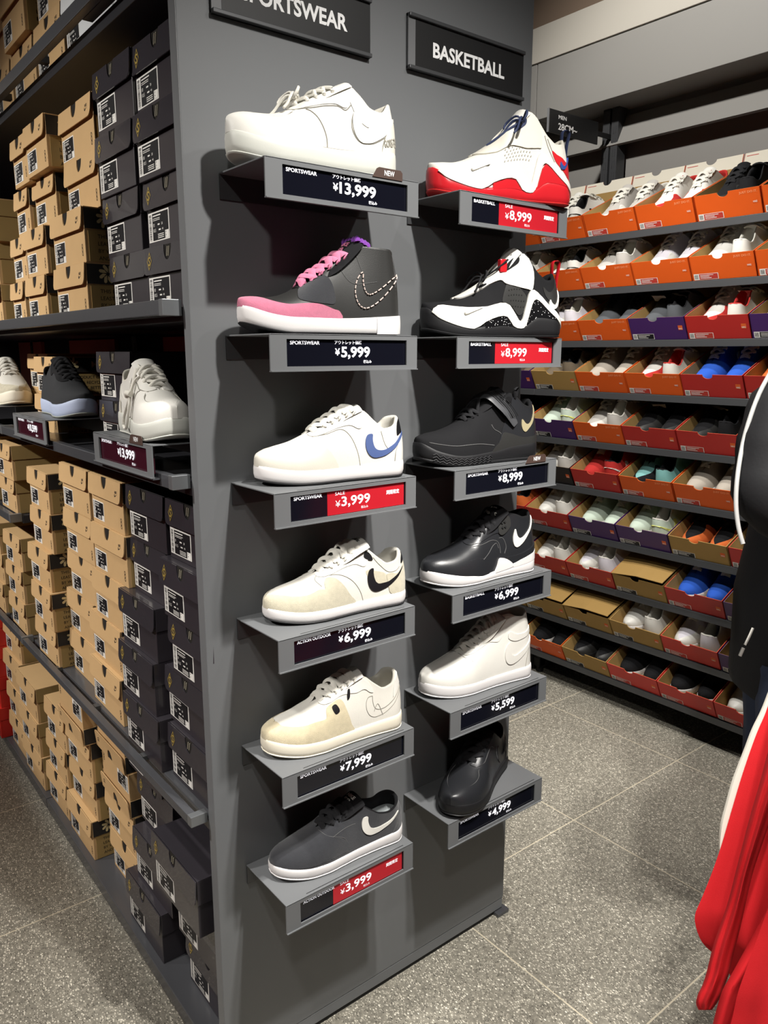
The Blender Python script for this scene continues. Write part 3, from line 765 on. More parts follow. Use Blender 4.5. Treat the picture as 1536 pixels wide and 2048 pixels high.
CFG['white_red_gaiter'] = dict(_gait, extra='gaitw', rim=GAITER, mats=dict(upper=WC, sole=REDP, out=REDR, lining=WL2, tongue=WL, lace=NAVY, w=WL, r=REDP, n=NAVY, b=NAVYB, g=GREYSTITCH, seam=GREYSTITCH, l=WL2),
    patches=[('wave_band', ZIG, 'w', .0045, dict(sub=2)), ('lower_sidewall', [(.36, 0), (.36, .08), (.46, .12), (.53, .11), (.58, .01)], 'r', .0030, dict(raw=True)), ('heel_sidewall', [(.66, 0), (.70, .04), (.735, .28), (.76, .37), (.80, .33), (.87, .15), (.93, .02)], 'r', .0030, dict(raw=True)),
             ('gaiter_panel', [(.30, .98), (.33, .72), (.42, .60), (.50, .62), (.56, .56), (.62, .52), (.70, .56), (.735, .66), (.72, .98), (.6, .99), (.45, .99)], 'l', .0030, {}),
             ('heel_panel', [(.815, .80), (.83, .62), (.87, .48), (.93, .30), (1, .16), (1, .7), (.95, .62), (.90, .72)], 'r', .0014, {}), ('side_emblem', [(.885, .60), (.875, .50), (.885, .42), (.91, .42), (.94, .55), (.985, .72), (.95, .62), (.92, .52), (.905, .50), (.895, .54)], 'b', .0036, {}),
             ('lace_window', [(.545, .82), (.58, .80), (.625, .84), (.63, .93), (.59, .95), (.55, .92)], 'n', .0040, {})],
    seams=[[(.36, .9), (.40, .78), (.48, .74), (.56, .70), (.64, .66), (.70, .68)], [(.42, .96), (.48, .86), (.54, .80), (.62, .74), (.68, .76)], [(.24, .30), (.26, .24), (.32, .25), (.35, .27)], [(.76, .95), (.79, .75), (.83, .55)], [(.78, .98), (.81, .8), (.85, .6)]], seamr=.0009)
CFG['black_speckle_gaiter'] = dict(_gait, extra='gaitk', rim=GAITER, mats=dict(upper=BC, sole=BR, out=BR, lining=BC, tongue=WL, lace=BLACE, w=WL, r=SPECK, n=BC, b=WL, k=BL2, seam=GREYSTITCH, l=WL),
    patches=[('wave_band', ZIG, 'w', .0045, dict(sub=2)), ('lower_sidewall', [(.36, 0), (.36, .08), (.46, .12), (.53, .11), (.58, .01)], 'r', .0030, dict(raw=True)), ('heel_sidewall', [(.66, 0), (.70, .04), (.735, .28), (.76, .37), (.80, .33), (.87, .15), (.93, .02)], 'r', .0030, dict(raw=True)),
             ('gaiter_panel', [(.22, .96), (.24, .80), (.34, .74), (.44, .74), (.50, .72), (.535, .60), (.60, .52), (.69, .50), (.735, .56), (.735, .98), (.6, .99), (.42, .99), (.3, .99)], 'l', .0030, {}),
             ('side_panel', [(.50, .34), (.54, .58), (.58, .60), (.66, .46), (.69, .36), (.66, .20), (.62, .16), (.56, .28)], 'k', .0014, {}),
             ('heel_panel', [(.82, .80), (.83, .62), (.87, .48), (.93, .30), (1, .16), (1, .9), (.95, .85), (.88, .72)], 'k', .0014, {}), ('side_emblem', [(.875, .52), (.862, .40), (.868, .30), (.89, .27), (.93, .36), (1, .74), (.95, .52), (.92, .41), (.90, .40), (.885, .45)], 'b', .0036, {}),
             ('lace_window', [(.525, .84), (.58, .80), (.635, .84), (.64, .93), (.59, .95), (.54, .93)], 'n', .0040, {}), ('vent_slot', [(.36, .82), (.40, .76), (.43, .78), (.39, .85)], 'n', .0040, {})],
    seams=[[(.36, .9), (.44, .84), (.52, .78), (.58, .66), (.66, .60), (.71, .62)], [(.42, .96), (.50, .88), (.56, .76), (.64, .68), (.70, .70)]], seamr=.0009)
CFG['black_strap'] = dict(extra='strap', L=.305, W=.104, spring=.014, nose=.6, zt=[(0, .038), (.1, .028), (.3, .022), (.55, .026), (.72, .034), (1, .040)], st=.34, sc=.70, out_h=.006,
    rim=[(0, .052), (.08, .060), (.18, .069), (.28, .080), (.38, .094), (.48, .110), (.56, .124), (.64, .136), (.71, .142), (.77, .134), (.84, .117), (.91, .112), (1, .126)], lean=.012, pad=.005,
    tongue=[(.33, .082), (.44, .104), (.54, .124), (.62, .140), (.67, .152)], rows=[.37, .41, .45, .62, .66], lw=.0032,
    mats=dict(upper=BC, sole=BR, out=BR, lining=BC, tongue=BC, lace=BLACE, eyelet=EYEM, k=BL2, h=BL, g=GOLD, seam=BSTITCH),
    patches=[('heel_counter', [(.60, .05), (.62, .30), (.66, .48), (.72, .75), (.74, .96), (.80, .98), (.9, .98), (1, .99), (1, .5), (1, .02), (.8, .02)], 'h', .0014, {}),
             ('side_wing', [(.54, 0), (.60, .16), (.64, .30), (.70, .26), (.80, .20), (.92, .22), (1, .20), (1, 0), (.8, 0)], 'k', .0022, {}),
             ('side_emblem', _shift([(.80, .60), (.79, .46), (.80, .36), (.825, .33), (.86, .42), (.92, .62), (.985, .90), (.93, .74), (.88, .58), (.85, .53), (.83, .54)], .01, 0), 'g', .0030, {})],
    seams=[[(.05, .3), (.2, .26), (.4, .2), (.55, .12)], [(.62, .05), (.62, .28), (.56, .40), (.54, .5)]], seamr=.0009)
CFG['black_white_flight'] = dict(extra='flight', L=.298, W=.104, spring=.010, nose=.55, zt=[(0, .030), (.12, .028), (.3, .022), (.42, .017), (.5, .020), (.6, .022), (.8, .026), (1, .036)], st=.36, sc=.69,
    rim=[(0, .052), (.08, .060), (.18, .069), (.28, .079), (.38, .093), (.48, .108), (.56, .122), (.63, .133), (.69, .138), (.76, .134), (.84, .126), (.91, .126), (1, .134)], lean=.012, collar=.030, pad=.005,
    tongue=[(.35, .080), (.45, .102), (.55, .124), (.62, .142), (.67, .154)], thw=.031, tth=.010, rows=[.39, .435, .48, .525, .57, .635], lw=.0040,
    mats=dict(upper=BL, sole=WR, out=WR, lining=BC, tongue=BC, lace=BLACE, eyelet=HOLE, w=WL, k=BL, s=BL2, r=WR, seam=BSTITCH),
    patches=[('toe_guard', TOEG, 'k', .0010, {}), ('eyestay', EYEST, 'k', .0016, {}), ('lace_wing', [(.60, .72), (.625, .62), (.675, .66), (.715, .80), (.70, .97), (.63, .97)], 's', .0034, {}),
             ('side_emblem', [(.755, .72), (.735, .60), (.728, .48), (.74, .39), (.77, .37), (.82, .46), (.90, .66), (.99, .92), (.92, .76), (.85, .62), (.80, .55), (.775, .57), (.765, .62)], 'w', .0024, {}),
             ('side_wedge', [(.53, 0), (.555, .10), (.575, .20), (.60, .22), (.65, .18), (.70, .10), (.72, .02), (.6, 0)], 'r', .0040, dict(sub=2)), ('heel_counter', [(.66, .20), (.76, .22), (.88, .28), (1, .34), (1, .22), (.85, .16), (.72, .08)], 'k', .0030, {}),
             ('heel_sidewall', [(.70, .06), (.80, .12), (.9, .16), (1, .20), (1, .0), (.85, 0), (.72, 0)], 'r', .0034, dict(raw=True))],
    seams=[[(.02, .62), (.08, .50), (.18, .40), (.28, .36), (.36, .36), (.42, .32)], [(.36, .66), (.44, .62), (.53, .60), (.59, .50), (.60, .30)], [(.42, .30), (.48, .38), (.53, .48), (.57, .50), (.585, .40)], [(.60, .58), (.64, .55), (.66, .40), (.64, .28)]], seamr=.0007)
CFG['white_mid'] = dict(L=.295, W=.104, spring=.008, nose=.55, zt=[(0, .031), (.15, .029), (.5, .028), (1, .033)], st=.34, sc=.70, collar=.031, lean=.016, pad=.005,
    rim=[(0, .054), (.08, .061), (.18, .069), (.28, .080), (.36, .092), (.46, .110), (.54, .128), (.61, .144), (.67, .156), (.73, .160), (.80, .152), (.88, .150), (1, .158)],
    tongue=[(.33, .084), (.45, .108), (.54, .130), (.61, .150), (.66, .166)], thw=.033, tth=.010, rows=[.365, .41, .455, .50, .545, .59, .63], lw=.0042,
    mats=dict(upper=WL, sole=WR, out=WR, lining=WC, tongue=WC, lace=WLACE, eyelet=HOLE, w=WL, seam=GREYSTITCH),
    patches=[('toe_guard', TOEG, 'w', .0008, {}), ('eyestay', [(.335, .84), (.36, .74), (.45, .72), (.54, .70), (.60, .62), (.64, .60), (.69, .72), (.70, .98), (.6, .99), (.45, .99), (.36, .98)], 'w', .0014, {}), ('side_emblem', _shift(TICK, 0, -.08, 1, .78), 'w', .0022, {}),
             ('ankle_pad', [(.72, .60), (.76, .55), (.84, .58), (.93, .62), (1, .64), (1, .72), (.9, .70), (.8, .68), (.735, .70)], 'w', .0018, {})],
    seams=[ [(.32, .96), (.33, .72), (.36, .62), (.37, .5)], [(.88, .02), (.90, .2), (.95, .45)]], seamr=.0006)
CFG['black_low'] = dict(L=.295, W=.106, spring=.010, nose=.6, zt=[(0, .030), (.15, .028), (.5, .027), (1, .033)], st=.35, sc=.66,
    rim=rimk(LOW, 1.04), tongue=[(.34, .074), (.44, .097), (.54, .114), (.62, .125), (.66, .131)], rows=ROWS, lw=.0046,
    mats=dict(upper=BL, sole=BR, out=BR, lining=BC, tongue=BC, lace=BLACE, eyelet=HOLE, k=BL, seam=BSTITCH, insole=mesh_cloth('dark_grey_insole', '4a4b4b')),
    patches=[('toe_guard', TOEG, 'k', .0012, {}), ('eyestay', EYEST, 'k', .0016, {}), ('side_emblem', TICK, 'k', .0022, {}), ('heel_counter', HEELC, 'k', .0014, {})],
    seams=[[(.02, .93), (.06, .83), (.12, .69), (.2, .6), (.28, .575), (.33, .66), (.36, .62), (.385, .42), (.45, .15)], [(.735, .68), (.70, .60), (.678, .46), (.68, .33), (.712, .19)], [(.745, .38), (.80, .37), (.9, .54), (1, .69)], [(.34, .76), (.42, .68), (.52, .68), (.6, .68), (.64, .62)]], seamr=.0008)
CFG['black_knit_blue_sole'] = dict(L=.298, W=.106, spring=.012, nose=.6, zt=[(0, .040), (.15, .035), (.5, .034), (1, .042)], st=.34, sc=.67,
    rim=rimk(LOW, 1.18, .006), tongue=[(.33, .082), (.44, .106), (.54, .128), (.62, .142), (.66, .150)], rows=ROWS, lw=.0032,
    mats=dict(upper=mesh_cloth('dark_grey_knit', '333436'), sole=rubber('pale_blue_rubber', 'aeb9d2'), out=rubber('grey_green_rubber', '9b9f97'), lining=BC, tongue=BC, lace=BLACE, eyelet=HOLE, k=BC, seam=BSTITCH),
    patches=[('eyestay', EYEST, 'k', .0012, {})], seams=[])
CFG['white_cream_low'] = dict(L=.298, W=.105, spring=.010, nose=.6, zt=[(0, .040), (.15, .036), (.5, .034), (1, .042)], st=.34, sc=.67,
    rim=rimk(LOW, 1.14, .004), tongue=[(.33, .080), (.44, .103), (.54, .124), (.62, .138), (.66, .146)], rows=ROWS, lw=.004,
    mats=dict(upper=WC, sole=OFFR, out=OFFR, lining=WC, tongue=WC, lace=WLACE, eyelet=HOLE, c=CREAM, g=mesh_cloth('grey_side_textile', '77736c'), seam=GREYSTITCH),
    patches=[('toe_guard', [(0, 0), (0, .5), (0, .95), (.05, .8), (.15, .6), (.28, .5), (.42, .42), (.6, .35), (.75, .2), (.8, 0), (.4, 0)], 'c', .001, {}), ('side_panel', [(.38, .7), (.45, .5), (.6, .42), (.7, .5), (.62, .9), (.5, .95)], 'g', .001, {})], seams=[])

EXTRA['sbk'] = xt_sb(TICKB); EXTRA['sbw'] = xt_sb(WL); EXTRA['lowk'] = xt_low(TICKB)
CFG['cream_panel_skate']['extra'] = 'sbk'; CFG['charcoal_suede']['extra'] = 'sbw'; CFG['blue_tick_low']['extra'] = 'lowk'
CFG['charcoal_suede']['insole_h'] = .022; CFG['charcoal_suede']['collar'] = .033; CFG['black_low']['insole_h'] = .02

def xt_gore(r, s, up, M):
    g = Geo(); put_text(g, 'GORE-TEX', 0, 0, 1, 1, lambda a, b, d: s.off(-1, .875 + .105 * a, .17 + .17 * b, .0028), 0, .02); obj('side_lettering', g, GREYSTITCH, up)
EXTRA['gore'] = xt_gore
# ------------------------------------------------------------------ store materials
PANEL = mat('grey_powder_coat', '6b6d6f', .46, metal=0, spec=.4, var=.02, vscale=6, bump=.06, bscale=1200)
PANELD = mat('dark_grey_metal', '4a4b4d', .38, metal=.35, spec=.5, var=.03, vscale=9)
SHELFM = mat('shelf_steel', '57585c', .26, metal=.35, spec=.6, var=.04, vscale=8)
DECKSHADE = mat('shaded_shelf_deck', '313135', .4, metal=.2, var=.04)  # darker than shelf_steel: shade under the higher shelves put into the colour
CAPM = mat('bare_steel_cap', '8d9093', .35, metal=.7, var=.05)
BLACKM = mat('matt_black', '101011', .7, var=.05)
RECESS = mat('perforated_black_back', '17151a', .8, var=.1, vscale=60)
MAROON = mat('maroon_back_card', 'a84a3a', .45, var=.1)
KRAFT = mat('kraft_card', 'be9d70', .75, spec=.3, var=.06, vscale=18, bump=.1, bscale=500)
KRAFTIN = mat('kraft_inside', 'b8975f', .8, spec=.25, var=.06, vscale=18)
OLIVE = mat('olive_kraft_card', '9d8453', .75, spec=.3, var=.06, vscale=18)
KBLACK = mat('black_printed_card', '232120', .6, var=.05)
KINK = mat('black_ink', '221d18', .8, var=0)
KTAN = mat('tan_ink', 'cbb98a', .8, var=0)
DARKB = mat('charcoal_card', '332f34', .30, spec=.6, var=.06, vscale=10, coat=.25)
DARKLID = mat('charcoal_gloss_card', '343136', .26, spec=.6, var=.06, vscale=10, coat=.3)
GOLDINK = mat('gold_ink', 'b39a4e', .45, metal=.3, var=0)
EDGEW = mat('worn_card_edge', '8c8888', .8, var=.1)
STK = mat('white_sticker', 'e4e2dc', .6, var=.02)
STKB = mat('black_sticker_ink', '17171a', .5, var=0)
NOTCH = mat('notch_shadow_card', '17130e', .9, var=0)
TISSUE = mat('tissue_paper', 'b7b09a', .8, var=.1, vscale=90)
SCREEN = mat('lcd_black', '10111a', .12, spec=.5, var=.05, vscale=30)
SCREENRED = mat('lcd_red', 'b5202b', .25, spec=.5, var=.02, emit=.08)
SCREENTXT = mat('lcd_white', 'e8e8ee', .5, var=0, emit=.55)
SCREENMAROON = mat('lcd_dark_maroon', '3a1420', .15, spec=.5, var=.05, vscale=30)
SIGNB = mat('sign_black_insert', '1b1b1c', .45, var=.03)
SIGNW = mat('sign_white_letters', 'f2f2f2', .5, var=0)
CLEAR = mat('clear_strip_grey', '6f7072', .3, var=.02)
NEWTAG = mat('brown_tag', '4a3a34', .5, var=.03)

# ------------------------------------------------------------------ setting
g = Geo(); g.box(-3.2, 3.2, -3.2, 7.5, -.1, 0)
struct('floor', g, floor_material())
g = Geo(); g.box(-3.2, 3.2, -3.2, 7.5, 3.4, 3.5)
struct('ceiling', g, mat('dark_ceiling', '4b443d', .9, var=.03))
WALLG = mat('grey_wall_panel', '8b8985', .6, var=.02, vscale=4)
WALLC = mat('cream_bulkhead', 'b3aea4', .7, var=.02, vscale=4)
g = Geo(); g.box(2.62, 2.72, -3.2, 7.5, 0, 3.4)
struct('wall_right', g, WALLG)
g = Geo(); g.box(-3.2, 3.2, 7.4, 7.5, 0, 3.4); struct('wall_back', g, WALLG)
g = Geo(); g.box(-3.3, -3.2, -3.2, 7.5, 0, 3.4); struct('wall_left', g, WALLG)
g = Geo(); g.box(-3.2, 3.2, -3.3, -3.2, 0, 3.4); struct('wall_front', g, WALLG)
# bulkhead panels over the wall racks: cream bulkhead, grey header, sloped fascia
g = Geo(); g.box(2.410, 2.62, -3.2, 7.4, 2.808, 2.957); struct('trim_1', g, WALLC, bevel=.001)
g = Geo(); g.box(2.42, 2.62, -3.2, 1.38, 2.565, 2.808); g.box(2.42, 2.62, 1.385, 7.4, 2.565, 2.808); struct('trim_2', g, WALLG, bevel=.002)
g = Geo(); g.prism([(2.535, 2.408), (2.545, 2.402), (2.610, 2.530), (2.600, 2.536)], -3.2, 7.4, 'y'); struct('trim_3', g, WALLG)
g = Geo(); g.box(2.412, 2.62, -3.2, 7.4, 2.957, 3.4); struct('trim_4', g, mat('brown_soffit', '6a5a4c', .8, var=.03))

# ------------------------------------------------------------------ centre shelving unit with the grey end panel
G = thing('display_shelving', 'long dark steel shelving unit with tall grey end panel facing the aisle', 'shelving', (0, 0, 0))
PW = .832
g = Geo(); g.box(0, PW, 0, .028, .044, 2.62); obj('end_panel', g, PANEL, G, bevel=.0015)
g = Geo(); g.box(.002, PW - .002, .001, .028, .014, .042); obj('kick_plate', g, PANEL, G, bevel=.001)
g = Geo(); g.box(.01, PW - .01, .006, .03, 0, .014); obj('plinth', g, BLACKM, G)
g = Geo(); g.box(PW - .03, PW + .012, -.012, .04, .0, .010); obj('foot_plate', g, SHELFM, G, bevel=.001)
g = Geo(); g.box(.40, .43, .028, 3.3, .02, 2.60); obj('back_panel', g, RECESS, G)
for y0, y1 in ((.78, 1.03), (1.44, 1.94), (2.33, 2.70)):
    g = Geo(); g.box(.384, .3985, y0, y1, 1.2725, 1.545); obj('back_card', g, MAROON, G)
for y in (.05, 1.262, 2.48):
    g = Geo(); g.box(.384, .40, y - .02, y + .02, .03, 2.58)
    for k in range(44): g.box(.3825, .385, y - .006, y + .006, .25 + k * .05, .28 + k * .05)
    obj('upright', g, PANELD, G)
def rack_shelf(y0, y1, zl, lip, zd, name='shelf', cover=0.0, x0=.0):
    g = Geo(); g.box(x0, .40, y0, y1, zd - .025, zd)
    sh = obj(name, g, DECKSHADE if zd > 1 else SHELFM, G, bevel=.0015)
    g = Geo(); g.box(-.036, -.019, y0 + .016, y1 - .001, zl, zl + lip); obj('front_rail', g, SHELFM, sh, bevel=.0015)
    g = Geo(); g.box(-.036, -.001, y0 + .001, y0 + .018, zl - .001, zl + lip + .001); obj('rail_end_cap', g, CAPM, sh, bevel=.0012)
    yy = y0 + .3
    while yy < y1 - .1:
        g = Geo(); g.box(-.019, x0, yy, yy + .02, zl + .002, zl + lip * .6); obj('rail_bracket', g, PANELD, sh); yy += .32
    if cover:
        g = Geo(); g.box(-.019, x0, y0 + .018, y0 + cover, zl, zl + .006); obj('slot_cover', g, PANELD, sh)
    return sh
g = Geo(); g.box(-.010, .40, .028, 1.262, .012, .05); obj('base_deck', g, SHELFM, G, bevel=.002)
g = Geo(); g.box(-.010, .40, 1.266, 3.3, .012, .05); obj('base_deck', g, SHELFM, G, bevel=.002)
g = Geo(); g.box(.0, .40, .03, 3.3, 0, .012); obj('base_plinth', g, BLACKM, G)
rack_shelf(.028, 1.262, .598, .020, .605)
rack_shelf(1.264, 3.3, .598, .020, .605)
rack_shelf(1.05, 3.3, .990, .024, 1.008) if False else rack_shelf(1.264, 3.3, .990, .024, 1.008)
rack_shelf(.028, 1.262, 1.262, .024, 1.272)
rack_shelf(1.264, 3.3, 1.262, .024, 1.272)
rack_shelf(.028, 3.3, 1.562, .026, 1.577, cover=.4)
rack_shelf(.028, 3.3, 2.116, .026, 2.114, cover=.34)

# ------------------------------------------------------------------ closed shoeboxes
def outline_round(y0, y1, z0, z1, r, n=5):
    """rectangle in (y,z), lower corners rounded"""
    P = []
    for i in range(n + 1):
        a = math.pi + i * math.pi / 2 / n; P.append((y0 + r + r * math.cos(a), z0 + r + r * math.sin(a)))
    for i in range(n + 1):
        a = 1.5 * math.pi + i * math.pi / 2 / n; P.append((y1 - r + r * math.cos(a), z0 + r + r * math.sin(a)))
    return P + [(y1, z1), (y0, z1)]
def notch_top(y0, y1, z0, z1, r, yc, nw, nh, n=7):
    P = []
    for i in range(n + 1):
        a = math.pi + i * math.pi / 2 / n; P.append((y0 + r + r * math.cos(a), z0 + r + r * math.sin(a)))
    for i in range(n + 1):
        a = 1.5 * math.pi + i * math.pi / 2 / n; P.append((y1 - r + r * math.cos(a), z0 + r + r * math.sin(a)))
    P.append((y1, z1))
    for i in range(n * 2 + 1):
        a = math.pi * i / (2 * n); P.append((yc + nw * math.cos(a), z1 - nh * math.sin(a) ** .8))
    P.append((y0, z1)); return P
FX = lambda a, b, d: (-d, -a, b)          # a: to the viewer's right on a face that looks along -x
def label_mesh(w, h, seed, dark=True):
    rnd = random.Random(seed); g = Geo()
    P = lambda y0, y1, z0, z1, d, mi: g.add([FX(y0, z0, d), FX(y1, z0, d), FX(y1, z1, d), FX(y0, z1, d)], [(0, 1, 2, 3)], mi)
    g.box(-.0004, 0.0006, -w, 0, 0, h, 0)
    z = h * .05
    while z < h * .95:
        t = rnd.uniform(.008, .03) * h; P(w * .04, w * .15, z, z + t, .0006, 1); z += t + rnd.uniform(.008, .025) * h
    P(w * .20, w * .965, h * .04, h * .95, .0006, 1)
    P(w * .80, w * .965, h * .04, h * .30, .0008, 0)
    z = h * .30
    while z < h * .05 + .22 * h: z += 1
    for k in range(4): P(w * .83, w * (.84 + .02 * (k % 2)), h * (.07 + .055 * k), h * (.095 + .055 * k), .001, 1)
    pl = lambda a, b, d: FX(a, b, d)
    P(w * .24, w * .62, h * .845, h * .885, .0009, 0)
    for k in range(2): P(w * .24, w * rnd.uniform(.55, .7), h * (.76 - .055 * k), h * (.78 - .055 * k), .0009, 0)
    put_text(g, rnd.choice(['10', '11', '9', '8.5']), w * .24, h * .50, h=h * .11, place=pl, mi=0, depth=.0009)
    P(w * .46, w * .56, h * .53, h * .58, .0009, 0); put_text(g, '28', w * .64, h * .52, h=h * .08, place=pl, mi=0, depth=.0009)
    put_text(g, rnd.choice(['11.5', '10.5', '12']), w * .24, h * .32, h=h * .11, place=pl, mi=0, depth=.0009)
    P(w * .50, w * .60, h * .35, h * .40, .0009, 0); put_text(g, '44', w * .66, h * .34, h=h * .08, place=pl, mi=0, depth=.0009)
    for k in range(3): P(w * .45, w * .74, h * (.09 + .06 * k), h * (.115 + .06 * k), .0009, 0)
    return g.mesh('size_label', [STK, STKB])
def tick_poly(w):
    pts = [(0, .30), (.03, .16), (.10, .07), (.20, .04), (.36, .10), (.62, .26), (1, .46), (.62, .33), (.36, .24), (.23, .215), (.17, .25), (.165, .33), (.19, .42), (.10, .42), (.03, .38)]
    return [(a * w, b * w) for a, b in pts]
def pinwheel(g, cx, cz, r, pl, mi=0):
    for k in range(8):
        a = 2 * math.pi * k / 8
        pts = [(.16, 0), (.55, -.05), (.80, .12), (.98, .30), (.93, .50), (.72, .52), (.52, .36)]
        vs = [pl(cx + r * (x * math.cos(a) - y * math.sin(a)), cz + r * (x * math.sin(a) + y * math.cos(a)), .0006) for x, y in pts]
        g.add(vs, [(0, 1, 2, 6), (2, 3, 5, 6), (3, 4, 5)], mi)
PINSIDE = lambda a, b, d: (a, -d, b)      # a face that looks along -y
_lbl = {}
def lab(kind, seed):
    k = (kind, seed % 4)
    if k not in _lbl: _lbl[k] = label_mesh(.096, .053, seed) if kind == 'dark' else label_mesh(.078, .046, seed)
    return _lbl[k]
BOXP = {}
def make_box(variant, w, h, D=.318):
    """prototype; origin: middle of the lower front edge"""
    r = thing('shoebox', 'x', 'shoebox')
    dark = variant == 'dark'
    bm_, lm_ = (DARKB, DARKLID) if dark else (KRAFT, KRAFT)
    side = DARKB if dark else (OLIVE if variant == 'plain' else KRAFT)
    lh = h * (.42 if dark else .40); hw = w / 2
    g = Geo(); g.box(.004, D - .004, -hw + .003, hw - .003, 0, h - .003, 0)
    o = obj('body', g, [bm_], r, bevel=.0012)
    if not dark:
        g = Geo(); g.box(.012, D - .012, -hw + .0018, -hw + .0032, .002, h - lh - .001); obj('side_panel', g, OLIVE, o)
    g = Geo()
    g.box(.0035, D, -hw, hw, h - .0028, h, 0)
    g.box(.0035, D, -hw, -hw + .0022, h - lh, h - .002, 1); g.box(.0035, D, hw - .0022, hw, h - lh, h - .002, 1); g.box(D - .0022, D, -hw, hw, h - lh, h - .002, 0)
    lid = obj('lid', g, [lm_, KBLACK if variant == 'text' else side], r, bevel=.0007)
    poly = notch_top(-hw, hw, h - lh - .001, h - .0005, .014, .01 * 0, .0165, .028)
    g = Geo(); g.prism(poly, 0, .0022, 'x')
    tilt = .0 if dark else .0
    k = .10 if not dark else .07
    g.v = [(x - (h - z) * k * (1 - ((z - (h - lh)) / lh) * .3), y, z) for x, y, z in g.v]
    obj('front_flap', g, [lm_], lid)
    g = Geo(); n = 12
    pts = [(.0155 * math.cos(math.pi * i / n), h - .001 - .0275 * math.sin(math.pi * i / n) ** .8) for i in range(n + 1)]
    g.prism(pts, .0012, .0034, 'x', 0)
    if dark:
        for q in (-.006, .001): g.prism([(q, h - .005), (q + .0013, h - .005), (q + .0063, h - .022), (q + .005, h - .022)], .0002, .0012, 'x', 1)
    obj('thumb_notch', g, [NOTCH, TISSUE], lid)  # dark plate painted as the shade inside the notch, with tissue strips
    lo = link('size_label', lab('dark' if dark else 'kraft', int(w * 1000)), o, (.004, hw - .008, .010))
    fx = lambda a, b, d: FX(a, b, d)
    zf = lambda z: -(h - z) * k * (1 - ((z - (h - lh)) / lh) * .3)
    if dark:
        g = Geo(); cy, cz, s = hw - .028, h - lh * .52, .017
        e = lambda a, b, d: (zf(cz + b) - d, cy - a, cz + b)
        for s0, s1 in ((s, s * .82),):
            P = [(0, s0), (s0 * .62, 0), (0, -s0), (-s0 * .62, 0)]; Q = [(0, s1), (s1 * .62, 0), (0, -s1), (-s1 * .62, 0)]
            g.add([e(a, b, .0009) for a, b in P] + [e(a, b, .0009) for a, b in Q], [(i, (i + 1) % 4, 4 + (i + 1) % 4, 4 + i) for i in range(4)])
        put_text(g, 'S', -.0042, -.0085, .0085, .017, e, 0, .02, .0009)
        obj('diamond_emblem', g, [GOLDINK], lid)
    else:
        g = Geo(); cy, cz = -hw + .034, h - lh * .55
        e = lambda a, b, d: (zf(cz + b) - d, cy - a, cz + b)
        tp = tick_poly(.017)
        g.add([e(a, b - .009, .0007) for a, b in tp], [tuple(range(len(tp)))]); put_text(g, 'NIKE', .0015, -.0005, .013, .006, e, 0, .02, .0007)
        obj('tick_emblem', g, [KINK], lid)
        g = Geo()
        e2 = lambda a, b, d: FX(a, b, d)
        for k2 in range(3):
            c = [(hw - .020 + .004 * math.cos(t * math.pi / 6), .018 + k2 * .008 + .0045 * math.sin(t * math.pi / 6)) for t in range(12)]
            c2 = [(hw - .020 + .0028 * math.cos(t * math.pi / 6), .018 + k2 * .008 + .0032 * math.sin(t * math.pi / 6)) for t in range(12)]
            g.add([e2(a, b, -.0034) for a, b in c] + [e2(a, b, -.0034) for a, b in c2], [(i, (i + 1) % 12, 12 + (i + 1) % 12, 12 + i) for i in range(12)])
        obj('care_mark', g, [KINK], o)
        if variant == 'text':
            g = Geo(); pl = lambda a, b, d: (a, -hw - d, b)
            pinwheel(g, .050, h - lh * .5, .0195, pl)
            obj('pinwheel_emblem', g, [KTAN], lid); g = Geo()
            put_text(g, 'MOVE TO ZERO', .105, h - lh * .5 - .009, .19, .018, pl, 0, .02, .0006)
            obj('printed_slogan', g, [KTAN], lid)
            g = Geo(); pl = lambda a, b, d: (a, -hw + .0018 - d, b); t0 = h - lh - .018
            for i, s in enumerate(('THIS PRODUCT IS MADE WITH AT', 'LEAST 20% RECYCLED CONTENT', 'BY WEIGHT. BETTER FOR SPORT', 'AND OUR PLANET')):
                put_text(g, s, .032, t0 - i * .0150, None, .0082, pl, 0, .005, .00015)
            obj('printed_message', g, [KINK], o)
    return r
_first = set()
def box_at(variant, w, h, x, yl, z, label, group, flip=False, rz=0.0):
    key = (variant, round(w, 3), round(h, 3))
    if key not in BOXP: BOXP[key] = make_box(variant, w, h)
    p = BOXP[key]
    rot = (math.pi, 0, rz) if flip else (0, 0, rz)
    loc = (x, yl - w / 2, z + (h if flip else 0) + .0003)
    if key not in _first:
        _first.add(key); p.location = loc; p.rotation_euler = rot; p['label'] = label; p['group'] = group
        return p
    return dup(p, loc, rot, label, group)
ORD = ['bottom', 'second', 'third', 'fourth', 'fifth']
ORDS = ['first', 'second', 'third', 'fourth', 'fifth', 'sixth', 'seventh', 'eighth']
def stack(variant, items, w, h, z0, where, gname, tcol, flips=()):
    """items: (x, y of the left edge) from the bottom up"""
    n = len(items)
    for i, (x, yl) in enumerate(items):
        pos = 'topmost' if i == n - 1 and n > 1 else ORD[i]
        lbl = '%s shoebox, %s of the %s' % (tcol + (' upside down' if i in flips else ''), pos, where)
        box_at(variant, w, h, x, yl, z0 + i * h, lbl, gname, i in flips, random.uniform(-.012, .012))
T, P_, K = 'dark', 'plain', 'text'
